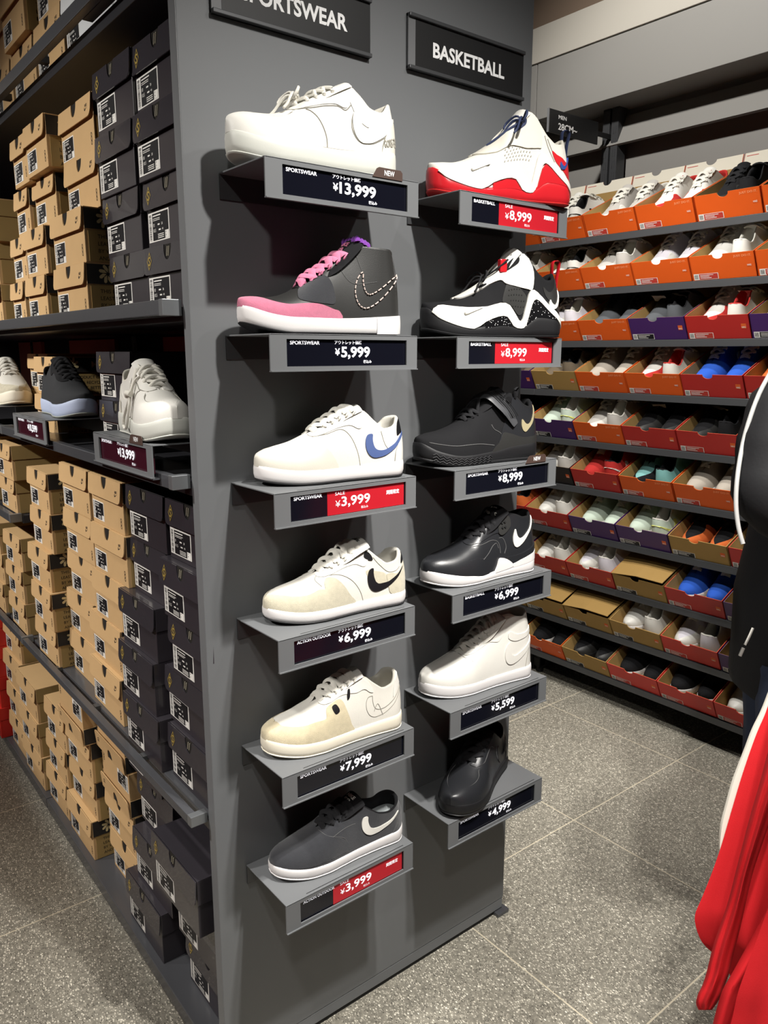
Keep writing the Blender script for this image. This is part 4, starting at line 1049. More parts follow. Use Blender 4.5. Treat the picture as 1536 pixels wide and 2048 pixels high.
# lower middle shelf (five high)
sh = 'on the middle shelf'
stack('dark', [(.009, .229), (.018, .250), (.014, .205), (.008, .222), (.025, .212)], .205, .122, .605, 'stack beside the end panel on the middle shelf', 'dark shoeboxes on the middle shelf', 'charcoal')
stack('dark', [(-.008, .446), (-.004, .466), (.004, .462), (.028, .437), (.023, .425)], .205, .122, .605, 'second stack from the end panel on the middle shelf', 'dark shoeboxes on the middle shelf', 'charcoal')
stack('text', [(.005, .722), (.014, .722), (.014, .675), (.014, .655), (.017, .660)], .222, .122, .605, 'third stack from the end panel on the middle shelf', 'tan shoeboxes on the middle shelf', 'tan')
stack('text', [(.026, .959), (.028, .960), (.027, .914), (.017, .890), (.015, .888)], .222, .122, .605, 'fourth stack from the end panel on the middle shelf', 'tan shoeboxes on the middle shelf', 'tan')
stack('text', [(-.013, 1.165), (-.018, 1.16), (-.014, 1.17), (-.004, 1.15), (-.004, 1.150)], .20, .114, .605, 'fifth stack on the middle shelf, printed sides showing', 'tan shoeboxes on the middle shelf', 'tan')
stack('plain', [(-.012, 1.50), (-.012, 1.50), (-.012, 1.49)], .20, .108, .605, 'olive-sided stack under the short far shelf', 'plain tan boxes on the far bay', 'plain tan')
stack('plain', [(-.012, 1.80), (-.008, 1.79), (-.012, 1.80)], .22, .108, .605, 'farthest olive-sided stack under the short far shelf', 'plain tan boxes on the far bay', 'plain tan')
stack('plain', [(-.010, 1.49), (-.020, 1.46)], .20, .108, 1.008, 'olive-sided pair on the short far shelf', 'plain tan boxes on the far bay', 'plain tan')
stack('plain', [(-.006, 1.80), (-.012, 1.79)], .22, .108, 1.008, 'farthest pair on the short far shelf', 'plain tan boxes on the far bay', 'plain tan')
# base deck
stack('dark', [(.035, .262), (.020, .275), (-.022, .285)], .228, .135, .05, 'stack beside the end panel on the base', 'dark shoeboxes on the base', 'charcoal')
stack('dark', [(.004, .560), (.020, .530), (.050, .555), (.040, .600)], .222, .135, .05, 'second stack from the end panel on the base', 'dark shoeboxes on the base', 'charcoal')
stack('text', [(.045, .790), (.042, .800), (.035, .800), (.030, .805)], .212, .125, .05, 'third stack from the end panel on the base', 'tan shoeboxes on the base', 'tan', flips=(2, 3))
stack('text', [(.004, 1.058), (.018, 1.045), (.012, 1.040), (-.004, 1.035)], .222, .125, .05, 'fourth stack on the base, printed sides showing', 'tan shoeboxes on the base', 'tan', flips=(3,))
stack('text', [(.006, 1.285), (.007, 1.26), (.005, 1.235)], .205, .125, .05, 'fifth stack from the end panel on the base', 'tan shoeboxes on the base', 'tan')
stack('plain', [(-.004, 1.540), (-.006, 1.545), (-.004, 1.545)], .232, .122, .05, 'near olive-sided stack on the far base', 'plain tan boxes on the far base', 'plain tan')
stack('plain', [(.004, 1.775), (.006, 1.770), (.010, 1.80), (.02, 1.80)], .225, .120, .05, 'rear olive-sided stack on the far base', 'plain tan boxes on the far base', 'plain tan')
# upper shelf (four high, above the display shelf)
stack('dark', [(.03, .255), (.034, .255), (.024, .258), (.03, .262)], .215, .118, 1.577, 'stack beside the end panel on the upper shelf', 'dark shoeboxes on the upper shelf', 'charcoal')
stack('dark', [(.030, .445), (.030, .465), (.022, .462), (.022, .450)], .195, .118, 1.577, 'second stack from the end panel on the upper shelf', 'dark shoeboxes on the upper shelf', 'charcoal')
stack('text', [(-.004, .730), (-.004, .725), (.030, .707), (.030, .718)], .222, .114, 1.577, 'third stack from the end panel on the upper shelf', 'tan shoeboxes on the upper shelf', 'tan')
stack('text', [(.006, 1.02), (.004, .99), (.018, .925), (-.004, .888)], .175, .114, 1.577, 'fourth stack from the end panel on the upper shelf', 'tan shoeboxes on the upper shelf', 'tan')
stack('text', [(.010, 1.20), (.008, 1.145), (.01, 1.08), (-.004, 1.015)], .135, .112, 1.577, 'narrow fifth stack on the upper shelf', 'tan shoeboxes on the upper shelf', 'tan')
stack('plain', [(-.012, 1.44), (-.012, 1.44), (-.014, 1.43)], .215, .115, 1.577, 'olive stack at the far end of the upper shelf', 'plain tan boxes on the upper shelf', 'plain tan')
# top shelf
stack('text', [(.02, .815), (.02, .79)], .20, .122, 2.114, 'stack beside the white box on the top shelf', 'tan shoeboxes on the top shelf', 'tan')
stack('text', [(.02, 1.03), (.0, 1.02), (.01, 1.02)], .20, .122, 2.114, 'second tan stack on the top shelf', 'tan shoeboxes on the top shelf', 'tan')
stack('text', [(.02, 1.24), (.02, 1.235), (.02, 1.24)], .20, .122, 2.114, 'third tan stack on the top shelf', 'tan shoeboxes on the top shelf', 'tan')
WB = make_box('plain', .30, .14); WB.location = (.02, .45, 2.1143); tag(WB, 'white shoebox at the near end of the top shelf', 'shoebox')
WB.name = 'white_shoebox'
WHITEC = mat('white_card', 'd5d8da', .6, var=.03)
for ch in WB.children_recursive:
    if ch.name.startswith(('body', 'lid', 'front_flap', 'side_panel')):
        ch.data = ch.data.copy()
        for i in range(len(ch.data.materials)): ch.data.materials[i] = WHITEC
# display shelf, boxes standing behind the shoes
stack('dark', [(.064, .675), (.062, .668)], .215, .115, 1.272, 'short stack behind the white trainer on the display shelf', 'dark shoeboxes on the display shelf', 'maroon-black')
stack('text', [(.056, 1.22), (.060, 1.215)], .19, .108, 1.272, 'short stack behind the charcoal knit trainer', 'tan shoeboxes on the display shelf', 'tan')
stack('plain', [(.10, 1.44), (.10, 1.44)], .22, .112, 1.272, 'olive pair at the far end of the display shelf', 'plain tan boxes on the display shelf', 'plain tan')
# red boxes at the far end of the base
REDBOX = mat('red_card', 'c0281f', .5, var=.04)
rb = make_box('plain', .21, .122); rb.name = 'red_shoebox'; tag(rb, 'red shoebox, bottom of the far red stack', 'shoebox', 'red shoeboxes at the far end')
for ch in rb.children_recursive:
    if ch.name.startswith(('body', 'lid', 'front_flap', 'side_panel')):
        ch.data = ch.data.copy()
        for i in range(len(ch.data.materials)): ch.data.materials[i] = REDBOX
rb.location = (-.03, 1.90, .0503)
for i in range(1, 4):
    dup(rb, (-.03 + .01 * (i % 2), 1.90, .0503 + i * .122), (0, 0, 0), 'red shoebox, %s of the far red stack' % ('topmost' if i == 3 else ORD[i]))

g = Geo(); n = 40  # unseen red cloth, added for box reflections and to shade the aisle floor
gg = Geo(); gg.grid([[(-1.22 + .03 * math.sin(i * .9), -.6 + 3.8 * i / n, .25 + 1.36 * j / 4) for j in range(5)] for i in range(n + 1)]); k0 = len(gg.v)
g.add(gg.v + [(x - .012, y, z) for x, y, z in gg.v], gg.f + [tuple(q + k0 for q in f) for f in gg.f])
rbn = obj('added_red_backdrop', g, mat('added_red_cloth', '9c1f2a', .9, var=.05), None, smooth=True)
tag(rbn, 'added unseen red cloth banner across the left aisle, mirrored in the dark boxes', 'backdrop')
g = Geo()
for yy in (-.6, 3.2): g.box(-1.242, -1.212, yy - .015, yy + .015, 0, 1.66)
g.box(-1.242, -1.212, -.6, 3.2, 1.63, 1.66)
obj('added_backdrop_frame', g, BLACKM, rbn)
# ------------------------------------------------------------------ price brackets
BW, BD, BH = .31, .153, .059
YEN = '\u00a5'
def bracket(name, label, loc, rotz, head, price, sale=False, new=False, maroon=False, group='display brackets on the end panel', base=False):
    """local frame: left rear top corner is the origin, front looks along -y"""
    r = thing(name, label, 'display bracket', loc, rotz, group)
    g = Geo(); t = .0028
    g.box(0, BW, -BD, 0, -t, 0)
    tp = obj('top_plate', g, PANEL, r, bevel=.0009)
    g = Geo(); g.box(.048, BW - .022, -BD + .0052, -BD + .0068, -.0002, .00015); obj('label_slot', g, BLACKM, tp)
    g = Geo()                                                    # front plate with the window for the display
    wx0, wx1, wz0, wz1 = .031, BW - .025, -.0525, -.0085
    g.box(0, wx0, -BD, -BD + t, -BH, -t * .3); g.box(wx1, BW, -BD, -BD + t, -BH, -t * .3)
    g.box(wx0, wx1, -BD, -BD + t, -BH, wz0); g.box(wx0, wx1, -BD, -BD + t, wz1, -t * .3)
    g.box(0, BW, -BD - .003, -BD + .004, -BH - .0018, -BH)
    obj('front_plate', g, PANEL, r)
    g = Geo(); g.box(0, BW, -.003, -.0005, -.042, -t); obj('back_plate', g, PANELD, r)
    if base:
        g = Geo(); g.box(0, BW, -BD, -.02, -BH - .0018 - t, -BH - .0018); obj('base_plate', g, SHELFM, r)
    g = Geo(); g.box(wx0 - .003, wx1 + .003, -BD + .0045, -BD + .014, wz0 - .003, wz1 + .003)
    d = obj('price_display', g, [SCREENMAROON if maroon else SCREEN], r)
    pl = lambda a, b, dd: (a, -BD + .0044 - dd, b)
    if sale:
        g = Geo(); g.box(.1085, wx1 - .002, -BD + .0038, -BD + .0046, wz0 + .0005, wz1 - .0005); obj('red_field', g, SCREENRED, d)
    g = Geo(); dep = .0010
    if not price: return r
    put_text(g, head, .0395, -.0172, {'SPORTSWEAR': .058, 'BASKETBALL': .057, 'ACTION OUTDOOR': .072}[head], .0062, pl, 0, .02, dep)
    if sale:
        put_text(g, 'SALE', .125, -.0175, .021, .0058, pl, 0, 0, dep)
        put_text(g, YEN, .1255, -.0385, .0105, .0115, pl, 0, .0, dep)
        put_text(g, price, .1385, -.0415, .064, .0205, pl, 0, .018, dep)
        put_text(g, '\u7a0e\u8fbc\u307f', .182, -.0475, .016, .0050, pl, 0, 0, dep)
        put_text(g, '\u671f\u9593\u9650\u5b9a', .2405, -.0290, .031, .0085, pl, 0, .02, dep)
    else:
        x = .128 if len(price) < 6 else .128
        put_text(g, '\u30a2\u30a6\u30c8\u30ec\u30c3\u30c8\u4fa1\u683c', .128, -.0165, .058, .0068, pl, 0, .02, dep)
        put_text(g, YEN, .1285, -.0350, .0105, .0120, pl, 0, .03, dep)
        put_text(g, price, .1415, -.0415, .062 if len(price) < 6 else .076, .0215, pl, 0, .03, dep)
        put_text(g, '\u7a0e\u8fbc\u307f', .189 if len(price) < 6 else .202, -.0485, .018, .0056, pl, 0, .02, dep)
    obj('price_lettering', g, SCREENTXT, d)
    if new:
        g = Geo(); g.prism([(.207, -.004), (.272, -.004), (.272, .0085), (.268, .0125), (.221, .0125), (.216, .0100)], -BD - .0016, -BD - .0004, 'y')
        n = obj('new_tag', g, NEWTAG, r)
        g = Geo(); put_text(g, 'NEW', .232, .0005, .022, .0085, lambda a, b, dd: (a, -BD - .0016 - dd, b), 0, .02, .0003); obj('tag_lettering', g, SIGNW, n)
    return r
ZB = [1.795, 1.530, 1.270, 1.012, .752, .490]
XL, XR = .063, .475
ROWN = ['top', 'second', 'third', 'fourth', 'fifth', 'lowest']
left = [('SPORTSWEAR', '13,999', 0, 1), ('SPORTSWEAR', '5,999', 0, 0), ('SPORTSWEAR', '3,999', 1, 0), ('ACTION OUTDOOR', '6,999', 0, 0), ('SPORTSWEAR', '7,999', 0, 0), ('ACTION OUTDOOR', '3,999', 1, 0)]
right = [('BASKETBALL', '8,999', 1, 0), ('BASKETBALL', '8,999', 1, 0), ('SPORTSWEAR', '8,999', 0, 1), ('BASKETBALL', '6,999', 0, 0), ('SPORTSWEAR', '5,599', 0, 0), ('SPORTSWEAR', '4,999', 0, 0)]
for i in range(6):
    for xs, tb, cn in ((XL, left, 'left'), (XR, right, 'right')):
        h, p, s_, n_ = tb[i]
        bracket('display_bracket', 'grey bracket with %s price %s, %s of the %s column' % ('red sale' if s_ else 'black', p, ROWN[i], cn), (xs, -.0005, ZB[i]), 0, h, p, bool(s_), bool(n_))
bracket('display_bracket', 'dark bracket with price 13,999 on the side display shelf', (.103, .390, 1.338), -math.pi / 2, 'SPORTSWEAR', '13,999', False, True, True, 'display brackets on the side shelf', True)
bracket('display_bracket', 'dark bracket with price 10,599 farther along the side display shelf', (.103, 1.050, 1.338), -math.pi / 2, 'SPORTSWEAR', '10,599', False, False, True, 'display brackets on the side shelf', True)
bracket('display_bracket', 'dark bracket at the far left edge under the cream trainer', (.103, 1.66, 1.338), -math.pi / 2, 'SPORTSWEAR', '', False, False, True, 'display brackets on the side shelf', True)

# ------------------------------------------------------------------ header signs
def sign(label, x0, x1, z0, z1, word, tx0, tx1, tz0, th):
    r = thing('header_sign', label, 'sign', (x0, 0, z0), 0, 'header signs on the end panel')
    w, h = x1 - x0, z1 - z0
    g = Geo(); g.box(0, w, -.005, -.0004, 0, h); obj('backing', g, PANELD, r)
    for zz in (0, h - .007):
        g = Geo(); g.box(0, w, -.0125, -.0004, zz, zz + .007); obj('sign_rail', g, PANELD, r, bevel=.0012)
    g = Geo(); g.box(.018, w - .001, -.0072, -.005, .0065, h - .0065); c = obj('insert_card', g, SIGNB, r)
    g = Geo(); g.box(.0, .018, -.0068, -.005, .0065, h - .0065); obj('clear_strip', g, CLEAR, r)
    g = Geo(); put_text(g, word, tx0 - x0, tz0 - z0, tx1 - tx0, th, lambda a, b, d: (a, -.0072 - d, b), 0, .03, .0004); obj('lettering', g, SIGNW, c)
sign('black sign reading SPORTSWEAR at the top of the end panel', .059, .380, 2.034, 2.132, 'SPORTSWEAR', .112, .327, 2.066, .0275)
sign('black sign reading BASKETBALL at the top of the end panel', .471, .797, 2.036, 2.134, 'BASKETBALL', .534, .737, 2.068, .0275)

# ------------------------------------------------------------------ display shoes
SHOES = [  # model, bracket x, row, toe (x, y), heel (x, y), label
    ('stacked_white', 0, (.046, -.072), (.352, -.094), 'thick-soled white leather low trainer with bow laces on the top left bracket', 0),
    ('pink_lace_mid', 1, (.058, -.068), (.364, -.094), 'black leather mid-top with pink laces and pink suede toe', 0),
    ('blue_tick_low', 2, (.080, -.066), (.352, -.098), 'white low trainer with slate blue side emblem', 0),
    ('cream_panel_skate', 3, (.088, -.068), (.385, -.090), 'white low trainer with black side emblem and cream suede panels', 0),
    ('tan_toe_court', 4, (.074, -.070), (.372, -.094), 'white court trainer with tan suede toe and cream sole', 0),
    ('charcoal_suede', 5, (.080, -.074), (.378, -.088), 'charcoal suede low trainer with white side emblem and white sole', 0),
    ('white_red_gaiter', 0, (.492, -.048), (.795, -.128), 'white and red basketball shoe with tall tongue and navy cord', 1),
    ('black_speckle_gaiter', 1, (.478, -.050), (.782, -.128), 'black and white basketball shoe with speckled heel and red pull loop', 1),
    ('black_strap', 2, (.452, -.066), (.752, -.092), 'all black basketball shoe with ribbed strap and pale gold emblem', 1),
    ('black_white_flight', 3, (.466, -.078), (.762, -.090), 'black leather mid-top with white side emblem and white zigzag sole', 1),
    ('white_mid', 4, (.478, -.060), (.768, -.090), 'all white high-top trainer half in shade', 1),
    ('black_low', 5, (.492, -.148), (.722, -.030), 'all black leather low trainer turned outward on the lowest bracket', 1),
]
SH = {}
for nm, row, toe, heel, lb, colm in SHOES:
    c = CFG[nm]
    a = math.atan2(heel[1] - toe[1], heel[0] - toe[0])
    r, s = build_shoe('display_shoe', lb, dict(c, cat='shoe'))
    r.location = (toe[0], toe[1], ZB[row] + .0004); r.rotation_euler = (0, 0, a)
    r['group'] = 'display shoes on the end panel brackets'
    SH[nm] = (r, s)
for nm, toe, heel, lb in (('stacked_white', (.000, .062), (.022, .366), 'white leather trainer with hanging lace loop on the side display shelf'),
                        ('black_knit_blue_sole', (.045, .715), (.040, 1.012), 'charcoal knit trainer with pale blue sole on the side display shelf'),
                        ('white_cream_low', (.045, 1.335), (.050, 1.63), 'cream and white trainer cut by the left edge of the display shelf')):
    r, s = build_shoe('display_shoe', lb, dict(CFG[nm], cat='shoe', bow=None))
    r.location = (toe[0], toe[1], 1.3384); r.rotation_euler = (0, 0, math.atan2(heel[1] - toe[1], heel[0] - toe[0])); r['group'] = 'display shoes on the side shelf'
    SH[nm + '_side'] = (r, s)

# lace loop hanging down the side of the white trainer on the side shelf
r, s = SH['stacked_white_side']; g = Geo()
k = s.off(1, .56, .42, .007)
for x, a in ((.50, .93), (.60, .95), (.585, .97)):
    g.tube(catmull([s.off(1, x, a, .004), s.off(1, (x + .56) / 2, .72, .006), k], 6), .0026, 6)
g.tube(catmull([k, k + Vector((.012, .004, -.022)), k + Vector((.030, .006, -.045)), k + Vector((.036, .006, -.060)), k + Vector((.022, .006, -.066)), k + Vector((.006, .006, -.046)), k + Vector((-.002, .004, -.02)), k], 6), .0030, 6)
g.tube(catmull([k + Vector((-.012, .002, .002)), k + Vector((0, .005, .004)), k + Vector((.012, .002, -.002))], 5), .0062, 8)
obj('lace_loop', g, WLACE, r, smooth=60)
# ------------------------------------------------------------------ wall racks on the right
TH = math.radians(19)
ZR = [1.954, 1.752, 1.547, 1.342, 1.137, .939, .737, .533, .334, .142]
def wall_rack(label, y0, y1):
    R = thing('wall_rack', label, 'shelving', (2.1, (y0 + y1) / 2, 0), 0, 'wall racks along the right wall')
    o = (y0 + y1) / 2; a, b = y0 - o, y1 - o
    ct, st_ = math.cos(TH), math.sin(TH)
    for z in ZR:
        g = Geo(); L_ = .40
        P = [(-.004, z - .026), (.002, z + .000), (.002 + L_ * ct, z + L_ * st_ - .002), (.004 + L_ * ct, z + L_ * st_ - .012), (.012, z - .012), (.008, z - .026)]
        g.prism([(p[0], p[1]) for p in P], a, b, 'y')
        sh = obj('shelf', g, SHELFM, R, bevel=.001)
        g = Geo(); g.box(-.0062, -.003, a, b, z - .026, z - .0005); obj('shelf_lip', g, PANELD, sh, bevel=.0008)
    for yy in (a + .02, b - .02):
        g = Geo(); g.box(.44, .50, yy - .018, yy + .018, .03, 2.565)
        for k in range(48): 
            for q in (-.007, .004): g.box(.4385, .441, yy + q, yy + q + .003, .2 + k * .048, .23 + k * .048)
        obj('upright', g, PANELD, R)
        g = Geo(); g.box(.06, .46, yy - .02, yy + .02, .03, .075); g.box(.06, .10, yy - .02, yy + .02, .03, .135); obj('base_arm', g, BLACKM, R, bevel=.004)
        g = Geo(); g.tube([(.085, yy, 0), (.085, yy, .03)], .017, 12); obj('levelling_foot', g, BLACKM, R, smooth=40)
    return R
wall_rack('tall grey wall rack of sloping shelves behind the near open boxes', -1.40, 1.044)
wall_rack('tall grey wall rack of sloping shelves beyond the end panel', 1.050, 3.40)
# size sign
r = thing('size_sign', 'small black sign reading MEN 28CM above the wall rack', 'sign', (2.12, 1.045, 2.40))
g = Geo(); g.box(0, .33, 0, .006, 0, .092); pn = obj('sign_panel', g, SIGNB, r, bevel=.001)
g = Geo(); g.box(-.004, .0, -.002, .008, 0, .092); obj('edge_strip', g, CLEAR, r)
g = Geo(); g.box(.33, .49, .0, .006, .036, .056); obj('sign_arm', g, BLACKM, r)
g = Geo(); pl = lambda a, b, d: (a, -d, b)
put_text(g, 'MEN', .060, .060, .052, .015, pl, 0, .02); put_text(g, '28CM~', .060, .018, .125, .027, pl, 0, .02)
obj('lettering', g, SIGNW, pn)

# ------------------------------------------------------------------ open shoeboxes
BOXC = {'orange': mat('orange_card', 'd9591a', .5, spec=.4, var=.05, vscale=14), 'red': mat('dark_red_card', 'b32a26', .45, spec=.45, var=.05, vscale=14), 'purple': mat('purple_card', '43245f', .4, spec=.5, var=.06, vscale=14),
        'kraft': mat('khaki_card', 'a3834c', .7, spec=.3, var=.06, vscale=18), 'black': mat('black_card', '232021', .5, var=.05), 'white': mat('white_box_card', 'cfc9bb', .6, var=.03), 'brightred': mat('bright_red_card', 'c9382f', .45, spec=.45, var=.05, vscale=14)}
INNERW = mat('white_inner_card', 'd6d0c0', .7, var=.04)
SLOGAN = mat('pale_orange_print', 'f0a070', .7, var=0)
BRANDM = mat('small_orange_badge', 'd9622b', .6, var=0)
REDLAB = mat('red_sticker_ink', 'b5392f', .6, var=0)
OB_W, OB_F, OB_B, OB_D = .2335, .088, .118, .335
_ob = {}
def open_box(col, lid=False, closed=False, slogan=False):
    k = (col, lid, closed, slogan)
    r = thing('open_shoebox' if not closed else 'lidded_shoebox', 'x', 'shoebox')
    M = BOXC[col]; w = OB_W / 2; t = .0025; inner = INNERW if col == 'white' else KRAFTIN
    fr = notch_top(-w, w, 0, OB_F, .0005, .012, .020, .016, 5)
    LEAN = math.tan(math.radians(9))
    g = Geo(); g.prism(fr, 0, t, 'x'); g.v = [(x - z * LEAN, y, z) for x, y, z in g.v]
    side = [(0, 0), (-OB_F * LEAN, OB_F), (.02, OB_F + .004), (OB_D, OB_B), (OB_D, 0)]
    for yy in (-w, w - t): g.prism(side, yy, yy + t, 'y')
    g.box(OB_D - t, OB_D, -w, w, 0, OB_B); g.box(0, OB_D, -w, w, 0, t)
    body = obj('body', g, M, r)
    g = Geo(); e = .0006
    for yy in (-w + t, w - t - e): g.prism([(a + (t if a <= 0 else 0), b if b else t) for a, b in side], yy, yy + e, 'y')
    g.box(OB_D - t - e, OB_D - t, -w + t, w - t, t, OB_B); g.box(t, OB_D - t, -w + t, w - t, t, t + e)
    fg = Geo(); fg.prism([(a * .97, b) for a, b in fr], t, t + e, 'x'); fg.v = [(x - z * LEAN, y, z) for x, y, z in fg.v]; g.merge(fg)
    obj('card_lining', g, inner, r)
    fx = lambda a, b, d: (-d - b * LEAN, -a, b)
    g = Geo(); P = lambda y0, y1, z0, z1, d, mi: g.add([fx(y0, z0, d), fx(y1, z0, d), fx(y1, z1, d), fx(y0, z1, d)], [(0, 1, 2, 3)], mi)
    P(-w + .006, -w + .098, .0015, .0235, .0004, 0); P(-w + .026, -w + .096, .003, .022, .0007, 1)
    rnd = random.Random(hash(col) % 99 if False else len(col))
    for q in range(7): P(-w + .009 + q * .002, -w + .0100 + q * .002, .005, .020, .0007, 2)
    for q in range(3): P(-w + .030, -w + .030 + (.05, .035, .042)[q], .0165 - q * .005, .0185 - q * .005, .0010, 0)
    obj('size_label', g, [STK, REDLAB if col in ('orange', 'red', 'brightred') else STKB, STKB], body)
    g = Geo(); P(w - .030, w - .012, OB_F * .42, OB_F * .62, .0004, 0); put_text(g, 'NIKE', w - .028, OB_F * .44, .014, .006, fx, 1, .01, .0007)
    obj('brand_badge', g, [BRANDM if col not in ('orange',) else M, STK], body)
    if slogan:
        g = Geo(); put_text(g, 'JUST DO IT.', w - .072, OB_F - .018, .062, .0095, fx, 0, .01, .0005); obj('slogan', g, SLOGAN, body)
    if lid:
        lh = .050
        poly = [(-w, 0), (w, 0), (w, lh)] + [(.010 + .022 * math.cos(math.pi * i / 10), lh - .018 * math.sin(math.pi * i / 10)) for i in range(11)] + [(-w, lh)]
        c, s_ = math.cos(math.radians(32)), math.sin(math.radians(32))
        def tl(g2): g2.v = [(OB_D - .004 + x * c + z * s_, y, OB_B + z * c - x * s_) for x, y, z in g2.v]
        g = Geo(); g.prism(poly, .0022, .0045, 'x'); tl(g); ld = obj('raised_lid', g, M, r)
        g = Geo(); g.prism([(a * .985, b - .003 if b > .05 else b) for a, b in poly], .0014, .0022, 'x'); tl(g); obj('lid_lining', g, INNERW, ld)
        g = Geo(); g.add([(.0010, w - .008 - q, lh - z) for q, z in ((0, .010), (.045, .010), (.045, .0125), (0, .0125))], [(0, 1, 2, 3)]); tl(g); obj('lid_print', g, REDLAB, ld)
    if closed:
        g = Geo(); A = [(-OB_F * LEAN, OB_F), (.15, (OB_F + OB_B) / 2 + .006), (OB_D, OB_B)]
        rows = [[(x - .004, -w - .001, z + .004 + (.010 if x <= 0 else 0)), (x - .004, 0, z + .010 + (.006 if x <= 0 else 0)), (x - .004, w + .001, z + .002)] for x, z in A]
        n0 = Geo(); n0.grid(rows); n1 = [(x, y, z + .0025) for x, y, z in n0.v]
        k0 = len(n0.v); g.add(n0.v + n1, n0.f + [tuple(i + k0 for i in f) for f in n0.f])
        rim = [0, 1, 2, 5, 8, 7, 6, 3]
        g.add([n0.v[i] for i in rim] + [n1[i] for i in rim], [(i, (i + 1) % 8, 8 + (i + 1) % 8, 8 + i) for i in range(8)])
        obj('closed_lid', g, M, r)
    return r
def open_box_at(col, lid, closed, slogan, z, yl, label, group):
    k = (col, lid, closed, slogan)
    loc = (2.1015, yl - OB_W / 2 - .001, z + .0012); rot = (0, -TH, 0)
    if k not in _ob:
        _ob[k] = open_box(*k); o = _ob[k]; o.location = loc; o.rotation_euler = rot; o['label'] = label; o['group'] = group
    else: o = dup(_ob[k], loc, rot, label, group)
    return o
# simpler shoes for the boxes, each with its own sole, upper, tongue and laces
def simple(nm, upper, sole, lace, lining, tongue, tick=None, extra=None, k=1.0, mid=False):
    c = dict(L=.290, W=.100, nu=26, na=8, pstep=.05, low=True, spring=.012, nose=.6, zt=[(0, .032), (.2, .027), (.5, .027), (1, .034)], st=.35, sc=.66, rim=rimk(LOW, 1.12 * k),
             tongue=[(.34, .078), (.46, .104), (.56, .124), (.62, .134), (.67, .142)], rows=[.38, .45, .52, .59], lw=.0048, cat='shoe',
             mats=dict(upper=upper, sole=sole, lace=lace, lining=lining, tongue=tongue, x=extra or upper, t=tick or upper), patches=[])
    if tick: c['patches'].append(('side_emblem', TICK, 't', .0022, dict(sub=2)))
    if extra: c['patches'].append(('toe_guard', TOEG, 'x', .0012, dict(sub=2)))
    r, s = build_shoe('boxed_shoe', 'x', c)
    return r
GREYM = mesh_cloth('light_grey_mesh', 'b5b1ab'); DGREY = mesh_cloth('slate_mesh', '55585c'); BLUEM = mesh_cloth('royal_blue_mesh', '2f5cc0'); MINT = mesh_cloth('mint_mesh', 'c9d8c8'); TEAL = mesh_cloth('teal_knit', '7fb5b2')
YEL = mat('pale_yellow_panel', 'dfe07c', .7, var=.05); REDM = mesh_cloth('red_mesh', 'b8322f'); TAUPE = mesh_cloth('taupe_mesh', '6c6050'); ORM = mesh_cloth('orange_mesh', 'd06a35'); BEIGE = mesh_cloth('beige_knit', 'b5aca0'); LILAC = mesh_cloth('pale_lilac_mesh', 'd8d4dc')
BS = {}
def bs(nm):
    if nm in BS: return BS[nm]
    d = {'white': (WL, WR, WLACE, WC, WL, None, None), 'white and black': (WL, WR, WLACE, BC, WL, TICKB, BL2), 'grey': (GREYM, WR, WLACE, WC, GREYM, None, WL), 'slate': (DGREY, WR, BLACE, BC, DGREY, None, None), 'black': (BC, BR, BLACE, BC, BC, None, BL2),
         'black and white-soled': (BC, WR, BLACE, BC, BC, WL, None), 'white and red': (WL, WR, WLACE, REDM, WL, None, REDM), 'blue': (BLUEM, WR, WLACE, BLUEM, BLUEM, WL, None), 'mint and yellow': (MINT, WR, WLACE, WC, LILAC, YEL, None), 'teal and black': (TEAL, TEAL, BLACE, BC, BC, None, BC),
         'red and white': (REDM, WR, WLACE, BC, WL, WL, None), 'taupe': (TAUPE, BR, BLACE, BC, TAUPE, None, None), 'orange and black': (BC, BR, BLACE, ORM, BC, ORM, ORM), 'beige knit': (BEIGE, WR, WLACE, WC, BEIGE, BLUE, None), 'lilac white': (LILAC, WR, WLACE, WC, LILAC, None, WL), 'orange': (ORM, WR, BLACE, BC, ORM, None, None)}[nm]
    BS[nm] = simple(nm, *d); BS[nm]['_used'] = 0
    return BS[nm]
def put_shoe(nm, bx, side, out, label, group, dz=0.0, dx=0.0, roll=0.0):
    p = bs(nm)
    # shoe frame -> tilted box frame
    y = -side * .057
    rz = 0.0 if out == 'toe' else math.pi
    x = (.016 + dx) if out == 'toe' else (.308 + dx)
    M = Matrix.Translation(bx.location) @ Matrix.Rotation(-TH, 4, 'Y') @ Matrix.Translation((x, y, .0034 + dz)) @ Matrix.Rotation(rz, 4, 'Z') @ Matrix.Rotation(roll, 4, 'X')
    if not p['_used']: o = p; p['_used'] = 1
    else: o = dup(p, (0, 0, 0))
    if '_used' in o.keys() and o is not p: del o['_used']
    o.matrix_world = M; o.location = M.to_translation(); o.rotation_euler = M.to_euler()
    o['label'] = label; o['group'] = group
    return o
O_, R_, B_, PU, K_, BK, WH = 'orange', 'red', 'brightred', 'purple', 'kraft', 'black', 'white'
YD = [1.044, .806, .568, .330, .092]
FARY = 1.285
